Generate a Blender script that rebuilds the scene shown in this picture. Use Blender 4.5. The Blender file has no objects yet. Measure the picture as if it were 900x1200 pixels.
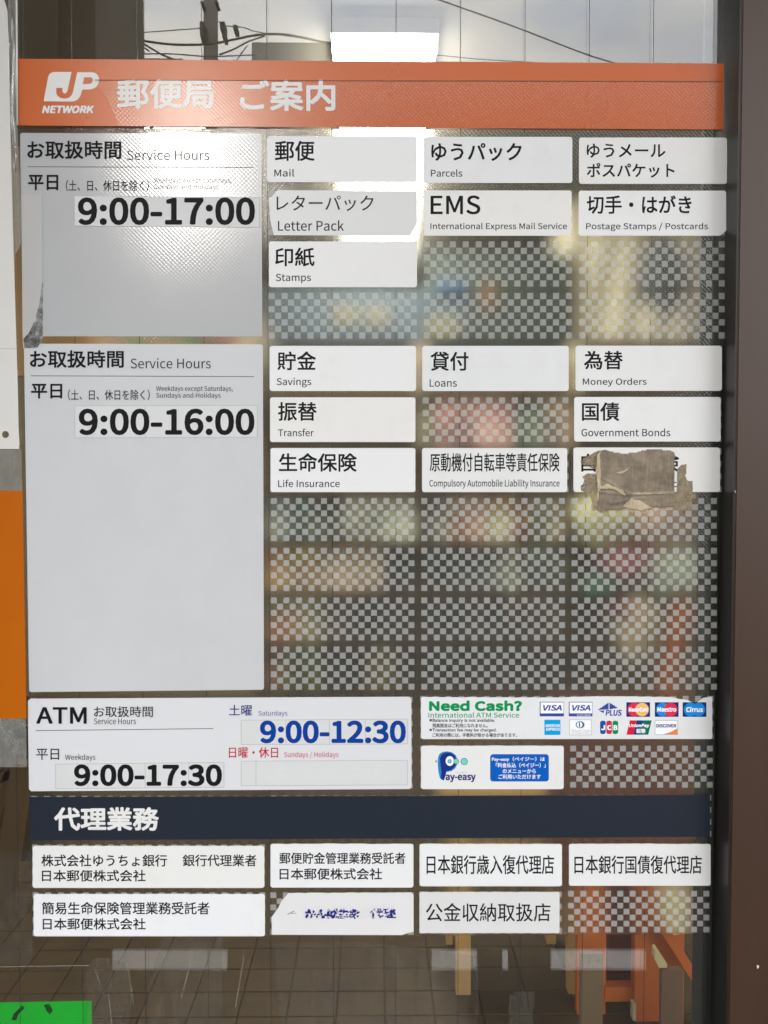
import bpy, bmesh, math, random, json
from mathutils import Vector, Matrix, noise
from mathutils.geometry import tessellate_polygon
random.seed(7)
S = bpy.context.scene
COL = S.collection
R = math.radians

# ------------------------------------------------------------------ camera
CAM = Vector((0.0, -0.93, 0.0))
PITCH, YAW, ROLL = R(-1.7514), R(0.7114), R(-0.0066)
F = 930.0                                    # focal length in photo pixels (900 x 1200)
fw = Vector((math.sin(YAW)*math.cos(PITCH), math.cos(YAW)*math.cos(PITCH), math.sin(PITCH)))
rt0 = Vector((math.cos(YAW), -math.sin(YAW), 0)); up0 = rt0.cross(fw)
rt = rt0*math.cos(ROLL) + up0*math.sin(ROLL); up = -rt0*math.sin(ROLL) + up0*math.cos(ROLL)
cd = bpy.data.cameras.new('camera'); cam = bpy.data.objects.new('camera', cd); COL.objects.link(cam)
m = Matrix((rt, up, -fw)).transposed().to_4x4(); m.translation = CAM
cam.matrix_world = m
cd.sensor_fit = 'VERTICAL'; cd.sensor_height = 36.0; cd.lens = F/1200*36.0
cd.clip_start = 0.02; cd.clip_end = 500
S.camera = cam

# ------------------------------------------------------------------ sky, sun, exposure
SUN_EL, SUN_AZ = R(21.4), R(-15.2)           # azimuth measured from straight behind the photographer
w = bpy.data.worlds.new('World'); S.world = w; w.use_nodes = True
nt = w.node_tree; nt.nodes.clear()
def wn(t, **k):
    n = nt.nodes.new(t)
    for a, b in k.items(): setattr(n, a, b)
    return n
wo = wn('ShaderNodeOutputWorld'); bg = wn('ShaderNodeBackground'); bg.inputs[1].default_value = 0.13
sky = wn('ShaderNodeTexSky'); sky.sky_type = 'NISHITA'; sky.sun_disc = False
sky.sun_elevation = SUN_EL; sky.sun_rotation = math.pi - SUN_AZ; sky.air_density = 1.2; sky.dust_density = 2.5
tc = wn('ShaderNodeTexCoord'); mp = wn('ShaderNodeMapping'); mp.inputs['Scale'].default_value = (1.6, 1.6, 4.5)
nz = wn('ShaderNodeTexNoise'); nz.inputs['Scale'].default_value = 1.7; nz.inputs['Detail'].default_value = 7; nz.inputs['Roughness'].default_value = 0.55
rp = wn('ShaderNodeValToRGB'); rp.color_ramp.elements[0].position = 0.30; rp.color_ramp.elements[1].position = 0.62
rp.color_ramp.elements[0].color = (0.72, 0.72, 0.72, 1); rp.color_ramp.elements[1].color = (1, 1, 1, 1)
rc = wn('ShaderNodeValToRGB'); rc.color_ramp.elements[0].position = 0.35; rc.color_ramp.elements[1].position = 0.7
rc.color_ramp.elements[0].color = (17, 18, 20.2, 1); rc.color_ramp.elements[1].color = (26, 25, 23, 1)
n2 = wn('ShaderNodeTexNoise'); n2.inputs['Scale'].default_value = 3.1; n2.inputs['Detail'].default_value = 5
mx = wn('ShaderNodeMix', data_type='RGBA')
L = nt.links.new
L(tc.outputs['Generated'], mp.inputs[0]); L(mp.outputs[0], nz.inputs['Vector']); L(mp.outputs[0], n2.inputs['Vector'])
L(nz.outputs[0], rp.inputs[0]); L(n2.outputs[0], rc.inputs[0])
L(rp.outputs[0], mx.inputs['Factor']); L(sky.outputs[0], mx.inputs['A']); L(rc.outputs[0], mx.inputs['B'])
L(mx.outputs['Result'], bg.inputs[0]); L(bg.outputs[0], wo.inputs[0])
sl = bpy.data.lights.new('sun', 'SUN'); sl.energy = 0.75; sl.angle = R(8.6); sl.color = (1.0, 0.95, 0.86)
so = bpy.data.objects.new('sun', sl); COL.objects.link(so)
to_sun = Vector((math.sin(SUN_AZ)*math.cos(SUN_EL), -math.cos(SUN_AZ)*math.cos(SUN_EL), math.sin(SUN_EL)))
so.rotation_euler = to_sun.to_track_quat('Z', 'Y').to_euler(); so.location = to_sun*30
S.view_settings.view_transform = 'Standard'; S.view_settings.look = 'None'
S.view_settings.exposure = 0.56; S.view_settings.gamma = 1.0; S.view_settings.use_curve_mapping = False
S.cycles.max_bounces = 14; S.cycles.transparent_max_bounces = 24; S.cycles.transmission_bounces = 10
S.cycles.glossy_bounces = 5; S.cycles.diffuse_bounces = 3; S.cycles.caustics_reflective = False; S.cycles.caustics_refractive = True
S.cycles.sample_clamp_indirect = 6.0

# ------------------------------------------------------------------ small library
def at(px, py, y=0.0):
    """the point of the vertical plane at depth y that lies on the photo's line of sight (px, py)"""
    d = fw + rt*((px-450)/F) + up*((600-py)/F)
    return CAM + d*((y-CAM.y)/d.y)
def lin(c):
    return tuple((v/255/12.92 if v/255 <= 0.04045 else ((v/255+0.055)/1.055)**2.4) for v in c)
def link(o, parent=None):
    COL.objects.link(o)
    if parent is not None:
        o.parent = parent; o.matrix_parent_inverse = parent.matrix_world.inverted() if False else Matrix.Translation(-parent.location)
    return o
def thing(name, label, cat, loc=(0, 0, 0), group=None):
    o = bpy.data.objects.new(name, None); o.empty_display_size = 0.02; COL.objects.link(o); o.location = loc
    o['label'] = label; o['category'] = cat
    if group: o['group'] = group
    return o
def obj(name, verts, faces, mat, parent=None, smooth=False):
    me = bpy.data.meshes.new(name)
    c = sum((Vector(v) for v in verts), Vector())/len(verts)
    me.from_pydata([tuple(Vector(v)-c) for v in verts], [], faces); me.materials.append(mat)
    me.validate(); me.update()
    if smooth:
        for p in me.polygons: p.use_smooth = True
    o = bpy.data.objects.new(name, me); o.location = c
    return link(o, parent)
def struct(name, verts, faces, mat, parent=None):
    o = obj(name, verts, faces, mat, parent)
    if parent is None: o['kind'] = 'structure'
    return o
class MB:
    def __init__(s): s.v = []; s.f = []
    def box(s, a, b):
        x0, y0, z0 = a; x1, y1, z1 = b; n = len(s.v)
        s.v += [(x0,y0,z0),(x1,y0,z0),(x1,y1,z0),(x0,y1,z0),(x0,y0,z1),(x1,y0,z1),(x1,y1,z1),(x0,y1,z1)]
        s.f += [tuple(n+i for i in q) for q in ((0,3,2,1),(4,5,6,7),(0,1,5,4),(1,2,6,5),(2,3,7,6),(3,0,4,7))]
        return s
    def prism(s, front, thick, back=None):
        """front: loop of points (seen from -y, any winding); extruded by thick along +y"""
        n = len(s.v); k = len(front)
        area = sum(front[i][0]*front[(i+1) % k][2]-front[(i+1) % k][0]*front[i][2] for i in range(k))
        if area < 0: front = list(reversed(front))
        s.v += [tuple(p) for p in front] + [(p[0], p[1]+thick, p[2]) for p in front]
        tris = tessellate_polygon([[Vector((p[0], p[2], 0)) for p in front]])
        for t in tris:
            a, b, c = [Vector((front[i][0], front[i][2])) for i in t]
            if (b-a).cross(c-a) < 0: t = (t[0], t[2], t[1])
            s.f.append(tuple(n+i for i in t)); s.f.append(tuple(n+k+i for i in (t[0], t[2], t[1])))
        for i in range(k):
            j = (i+1) % k; s.f.append((n+i, n+k+i, n+k+j, n+j))
        return s
    def bar(s, a, b, w, d):
        a, b = Vector(a), Vector(b); ax = (b-a).normalized()
        sd = ax.cross(Vector((0, 1, 0))); sd = sd.normalized() if sd.length > 1e-4 else Vector((1, 0, 0))
        dp = sd.cross(ax).normalized(); n = len(s.v)
        for p in (a, b):
            for q in ((-1,-1),(1,-1),(1,1),(-1,1)): s.v.append(tuple(p+sd*(q[0]*w/2)+dp*(q[1]*d/2)))
        s.f += [tuple(n+i for i in q) for q in ((0,1,2,3),(7,6,5,4),(0,4,5,1),(1,5,6,2),(2,6,7,3),(3,7,4,0))]
        return s
    def tube(s, pts, r, seg=8):
        pts = [Vector(p) for p in pts]; n0 = len(s.v)
        for i, p in enumerate(pts):
            t = (pts[min(i+1, len(pts)-1)]-pts[max(i-1, 0)]).normalized()
            a = t.cross(Vector((0, 0, 1))); a = a.normalized() if a.length > 1e-3 else Vector((1, 0, 0)); b = t.cross(a)
            rr = r[i] if isinstance(r, (list, tuple)) else r
            for k in range(seg):
                g = 2*math.pi*k/seg; s.v.append(tuple(p+a*(rr*math.cos(g))+b*(rr*math.sin(g))))
        for i in range(len(pts)-1):
            for k in range(seg):
                q = n0+i*seg; s.f.append((q+k, q+(k+1) % seg, q+seg+(k+1) % seg, q+seg+k))
        s.f.append(tuple(n0+k for k in range(seg))[::-1]); s.f.append(tuple(n0+(len(pts)-1)*seg+k for k in range(seg)))
        return s
    def build(s, name, mat, parent=None, smooth=False): return obj(name, s.v, s.f, mat, parent, smooth)

def rrect(x0, y0, x1, y1, r=3.0, seg=4, cut=None):
    """rounded rectangle outline in photo pixels; cut = {corner: (dx, dy)} for clipped corners (tl,tr,br,bl)"""
    cut = cut or {}; o = []
    for key, cx, cy, a0, sx, sy in (('tl', x0+r, y0+r, 180, 1, 1), ('tr', x1-r, y0+r, 270, -1, 1), ('br', x1-r, y1-r, 0, -1, -1), ('bl', x0+r, y1-r, 90, 1, -1)):
        if key in cut:
            dx, dy = cut[key]
            X = x0 if sx > 0 else x1; Y = y0 if sy > 0 else y1
            pr = [(X, Y+sy*dy), (X+sx*dx, Y)]
            if key in ('tr', 'bl'): pr.reverse()
            o += pr
        else:
            for i in range(seg+1):
                a = R(a0+90*i/seg); o.append((cx+r*math.cos(a), cy+r*math.sin(a)))
    return o
def ragged(pts, amp, step=4.0, only=None):
    """scissor-cut wobble along an outline"""
    o = []
    for i, (a, b) in enumerate(zip(pts, pts[1:]+pts[:1])):
        l = math.hypot(b[0]-a[0], b[1]-a[1]); n = max(1, int(l/step))
        for k in range(n):
            t = k/n; x = a[0]+(b[0]-a[0])*t; y = a[1]+(b[1]-a[1])*t
            if k and (only is None or only(x, y)):
                j = noise.noise(Vector((x*0.13, y*0.13, 3.1)))*amp + noise.noise(Vector((x*0.5, y*0.5, 8.1)))*amp*0.6
                nx, ny = -(b[1]-a[1])/l, (b[0]-a[0])/l; x += nx*j; y += ny*j
            o.append((x, y))
    return o

# ------------------------------------------------------------------ materials
def mat(name):
    m = bpy.data.materials.new(name); m.use_nodes = True; m.node_tree.nodes.clear(); return m
class N:
    def __init__(s, m): s.t = m.node_tree; s.out = s.t.nodes.new('ShaderNodeOutputMaterial')
    def n(s, t, **k):
        x = s.t.nodes.new(t)
        for a, b in k.items():
            if a.startswith('i_'):
                key = a[2:].replace('_', ' ')
                x.inputs[int(key) if key.isdigit() else key].default_value = b
            else: setattr(x, a, b)
        return x
    def l(s, a, b): s.t.links.new(a, b)
def pbr(name, c, rough=0.5, metal=0.0, var=0.06, nscale=40, spec=0.5, bump=0.0, bscale=300, hatch=0.0, stretch=(1, 1, 1), dirt=None, coat=0.0):
    """painted / printed surface: base colour with faint mottling, optional embossed 45 degree hatch"""
    m = mat(name); g = N(m)
    p = g.n('ShaderNodeBsdfPrincipled'); p.inputs['Roughness'].default_value = rough; p.inputs['Metallic'].default_value = metal
    p.inputs['Specular IOR Level'].default_value = spec; p.inputs['Coat Weight'].default_value = coat
    tc = g.n('ShaderNodeTexCoord'); ge = g.n('ShaderNodeNewGeometry'); mp = g.n('ShaderNodeMapping', i_Scale=stretch)
    g.l(ge.outputs['Position'], mp.inputs[0])
    nz = g.n('ShaderNodeTexNoise', i_Scale=nscale, i_Detail=5.0, i_Roughness=0.6); g.l(mp.outputs[0], nz.inputs['Vector'])
    mx = g.n('ShaderNodeMix', data_type='RGBA')
    mx.inputs['A'].default_value = tuple(v*(1-var) for v in c)+(1,); mx.inputs['B'].default_value = tuple(min(1, v*(1+var)) for v in c)+(1,)
    g.l(nz.outputs[0], mx.inputs['Factor']); col = mx.outputs['Result']
    if dirt:
        n2 = g.n('ShaderNodeTexNoise', i_Scale=dirt[1], i_Detail=8.0, i_Roughness=0.7); g.l(ge.outputs['Position'], n2.inputs['Vector'])
        r = g.n('ShaderNodeMapRange'); r.inputs[1].default_value = dirt[2]; r.inputs[2].default_value = dirt[3]; g.l(n2.outputs[0], r.inputs[0])
        m2 = g.n('ShaderNodeMix', data_type='RGBA'); g.l(r.outputs[0], m2.inputs['Factor']); g.l(col, m2.inputs['A']); m2.inputs['B'].default_value = dirt[0]+(1,)
        col = m2.outputs['Result']
    g.l(col, p.inputs['Base Color'])
    rr = g.n('ShaderNodeMapRange'); rr.inputs[3].default_value = rough*0.85; rr.inputs[4].default_value = min(1, rough*1.2)
    g.l(nz.outputs[0], rr.inputs[0]); g.l(rr.outputs[0], p.inputs['Roughness'])
    last = None
    if bump:
        nb = g.n('ShaderNodeTexNoise', i_Scale=bscale, i_Detail=3.0); g.l(mp.outputs[0], nb.inputs['Vector'])
        b = g.n('ShaderNodeBump', i_Strength=bump, i_Distance=0.001); g.l(nb.outputs[0], b.inputs['Height']); last = b
    if hatch:
        h = hatch_height(g, ge); b = g.n('ShaderNodeBump', i_Strength=hatch, i_Distance=0.0006); g.l(h, b.inputs['Height'])
        if last: g.l(last.outputs[0], b.inputs['Normal'])
        last = b
    if last: g.l(last.outputs[0], p.inputs['Normal'])
    if coat and last: g.l(last.outputs[0], p.inputs['Coat Normal'])
    g.l(p.outputs[0], g.out.inputs[0]); return m
def hatch_height(g, ge, period=0.0034):
    mp = g.n('ShaderNodeMapping'); mp.inputs['Rotation'].default_value = (0, R(45), 0); g.l(ge.outputs['Position'], mp.inputs[0])
    k = 1/period/3.2
    a = g.n('ShaderNodeTexWave', i_Scale=k, wave_type='BANDS', bands_direction='X', i_Distortion=0.4, i_Detail=1.0); g.l(mp.outputs[0], a.inputs['Vector'])
    b = g.n('ShaderNodeTexWave', i_Scale=k*0.9, wave_type='BANDS', bands_direction='Z', i_Distortion=0.4, i_Detail=1.0); g.l(mp.outputs[0], b.inputs['Vector'])
    x = g.n('ShaderNodeMath', operation='MULTIPLY_ADD'); g.l(b.outputs['Fac'], x.inputs[0]); x.inputs[1].default_value = 0.45; g.l(a.outputs['Fac'], x.inputs[2])
    return x.outputs[0]
def glassy(name, tint, refl, rough=0.0, haze=0.0, hazecol=(.5, .5, .5), blur=0.0, hatch=0.0, hazenoise=None, ior=1.3):
    """clear sheet: transparent or softly refracting body, mirror-like skin, optional milky haze"""
    m = mat(name); g = N(m); ge = g.n('ShaderNodeNewGeometry')
    nrm = None
    if hatch:
        h = hatch_height(g, ge); b = g.n('ShaderNodeBump', i_Strength=hatch, i_Distance=0.0006); g.l(h, b.inputs['Height']); nrm = b.outputs[0]
    if blur: body = g.n('ShaderNodeBsdfRefraction', i_Color=tint+(1,), i_Roughness=blur, i_IOR=ior)
    else: body = g.n('ShaderNodeBsdfTransparent', i_Color=tint+(1,))
    gl = g.n('ShaderNodeBsdfGlossy', i_Color=(1, 1, 1, 1), i_Roughness=rough)
    if nrm: g.l(nrm, gl.inputs['Normal'])
    lw = g.n('ShaderNodeLayerWeight', i_Blend=0.5)
    pw = g.n('ShaderNodeMath', operation='POWER'); g.l(lw.outputs['Facing'], pw.inputs[0]); pw.inputs[1].default_value = 5
    ma = g.n('ShaderNodeMath', operation='MULTIPLY_ADD', use_clamp=True); g.l(pw.outputs[0], ma.inputs[0]); ma.inputs[1].default_value = 1-refl; ma.inputs[2].default_value = refl
    last = body.outputs[0]
    if haze:
        d = g.n('ShaderNodeBsdfDiffuse', i_Color=hazecol+(1,)); mh = g.n('ShaderNodeMixShader'); g.l(last, mh.inputs[1]); g.l(d.outputs[0], mh.inputs[2])
        if hazenoise == 'hatch':
            r = g.n('ShaderNodeMapRange'); g.l(h, r.inputs[0]); r.inputs[2].default_value = 1.45; r.inputs[3].default_value = haze*0.1; r.inputs[4].default_value = haze*2; g.l(r.outputs[0], mh.inputs[0])
        elif hazenoise:
            n = g.n('ShaderNodeTexNoise', i_Scale=hazenoise[0], i_Detail=8.0, i_Roughness=0.75); mp = g.n('ShaderNodeMapping', i_Scale=hazenoise[3] if len(hazenoise) > 3 else (1, 1, 1))
            g.l(ge.outputs['Position'], mp.inputs[0]); g.l(mp.outputs[0], n.inputs['Vector'])
            r = g.n('ShaderNodeMapRange'); g.l(n.outputs[0], r.inputs[0]); r.inputs[1].default_value = hazenoise[1]; r.inputs[2].default_value = hazenoise[2]; r.inputs[4].default_value = haze; g.l(r.outputs[0], mh.inputs[0])
        else: mh.inputs[0].default_value = haze
        last = mh.outputs[0]
    mx = g.n('ShaderNodeMixShader'); g.l(ma.outputs[0], mx.inputs[0]); g.l(last, mx.inputs[1]); g.l(gl.outputs[0], mx.inputs[2])
    g.l(mx.outputs[0], g.out.inputs[0]); return m
def alpha_print(name, c, a):
    m = mat(name); g = N(m); t = g.n('ShaderNodeBsdfTransparent'); d = g.n('ShaderNodeBsdfDiffuse', i_Color=c+(1,))
    mx = g.n('ShaderNodeMixShader'); mx.inputs[0].default_value = a; g.l(t.outputs[0], mx.inputs[1]); g.l(d.outputs[0], mx.inputs[2]); g.l(mx.outputs[0], g.out.inputs[0]); return m
def wood(name, c1, c2, scale=18, rough=0.5, axis=(1, 1, 0.12)):
    m = mat(name); g = N(m); p = g.n('ShaderNodeBsdfPrincipled', i_Roughness=rough)
    tc = g.n('ShaderNodeTexCoord'); mp = g.n('ShaderNodeMapping', i_Scale=axis); g.l(tc.outputs['Object'], mp.inputs[0])
    n = g.n('ShaderNodeTexNoise', i_Scale=scale, i_Detail=6.0, i_Distortion=0.6); g.l(mp.outputs[0], n.inputs['Vector'])
    mx = g.n('ShaderNodeMix', data_type='RGBA'); mx.inputs['A'].default_value = c1+(1,); mx.inputs['B'].default_value = c2+(1,); g.l(n.outputs[0], mx.inputs['Factor'])
    g.l(mx.outputs['Result'], p.inputs['Base Color']); b = g.n('ShaderNodeBump', i_Strength=0.15, i_Distance=0.001); g.l(n.outputs[0], b.inputs['Height']); g.l(b.outputs[0], p.inputs['Normal'])
    g.l(p.outputs[0], g.out.inputs[0]); return m
def cover(name, c1, c2, c3, scale=14):
    """printed leaflet cover: blotchy blocks of a few colours"""
    m = mat(name); g = N(m); p = g.n('ShaderNodeBsdfPrincipled', i_Roughness=0.45)
    tc = g.n('ShaderNodeTexCoord'); v = g.n('ShaderNodeTexVoronoi', i_Scale=scale); v.distance = 'CHEBYCHEV'; g.l(tc.outputs['Object'], v.inputs['Vector'])
    r = g.n('ShaderNodeValToRGB'); r.color_ramp.interpolation = 'CONSTANT'; e = r.color_ramp.elements
    e[0].color = c1+(1,); e[1].position = 0.45; e[1].color = c2+(1,); k = e.new(0.72); k.color = c3+(1,)
    sp = g.n('ShaderNodeSeparateColor'); g.l(v.outputs['Color'], sp.inputs[0]); g.l(sp.outputs[0], r.inputs[0]); g.l(r.outputs[0], p.inputs['Base Color'])
    g.l(p.outputs[0], g.out.inputs[0]); return m
M = {}
M['tile'] = pbr('white_sticker_vinyl', (.80, .81, .82), 0.42, var=.015, nscale=18, bump=.05, bscale=90)
M['panel'] = pbr('grey_white_panel_vinyl', (.60, .615, .635), 0.30, var=.02, nscale=9, bump=.05, bscale=50, dirt=((.52, .53, .54), 4, .45, 1.0))
M['panel_a'] = pbr('embossed_panel_vinyl', (.485, .495, .51), 0.13, var=.02, nscale=9, spec=.75, hatch=.05, dirt=((.42, .42, .42), 5, .5, 1.1))
TILES = [pbr('white_sticker_vinyl', c_, r_, var=.02, nscale=18, bump=.06, bscale=60+20*i_, dirt=((.66, .66, .64), 7+3*i_, .52, 1.05)) for i_, (c_, r_) in enumerate((((.80, .81, .82), .42), ((.78, .785, .785), .36), ((.81, .82, .835), .45), ((.79, .79, .775), .40), ((.765, .78, .795), .34)))]
M['patch'] = pbr('white_number_patch', (.66, .675, .68), 0.55, var=.03, nscale=60)
M['orange'] = pbr('orange_vinyl', lin((198, 90, 6)), 0.28, var=.03, nscale=14)
M['navy'] = pbr('navy_vinyl', (.013, .019, .032), 0.35, var=.05)
M['white_print'] = pbr('white_print', (.78, .78, .77), 0.4, var=.01)
M['black'] = pbr('black_print', (.012, .012, .014), 0.45, var=.05, spec=.08)
M['grey_print'] = pbr('grey_print', (.10, .10, .11), 0.5, var=.03, spec=.08)
M['ink'] = pbr('dark_grey_print', (.03, .03, .033), 0.45, var=.05, spec=.08)
def ink(c, name): return pbr(name, lin(c), 0.45, var=.02, spec=.1)
M['blue'] = ink((14, 62, 150), 'blue_print'); M['red'] = ink((190, 24, 44), 'red_print'); M['green'] = ink((0, 146, 84), 'green_print')
M['dblue'] = ink((24, 36, 120), 'dark_blue_print'); M['pale_red'] = ink((205, 80, 110), 'pale_red_print'); M['lblue'] = ink((90, 100, 165), 'pale_blue_print')

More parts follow.
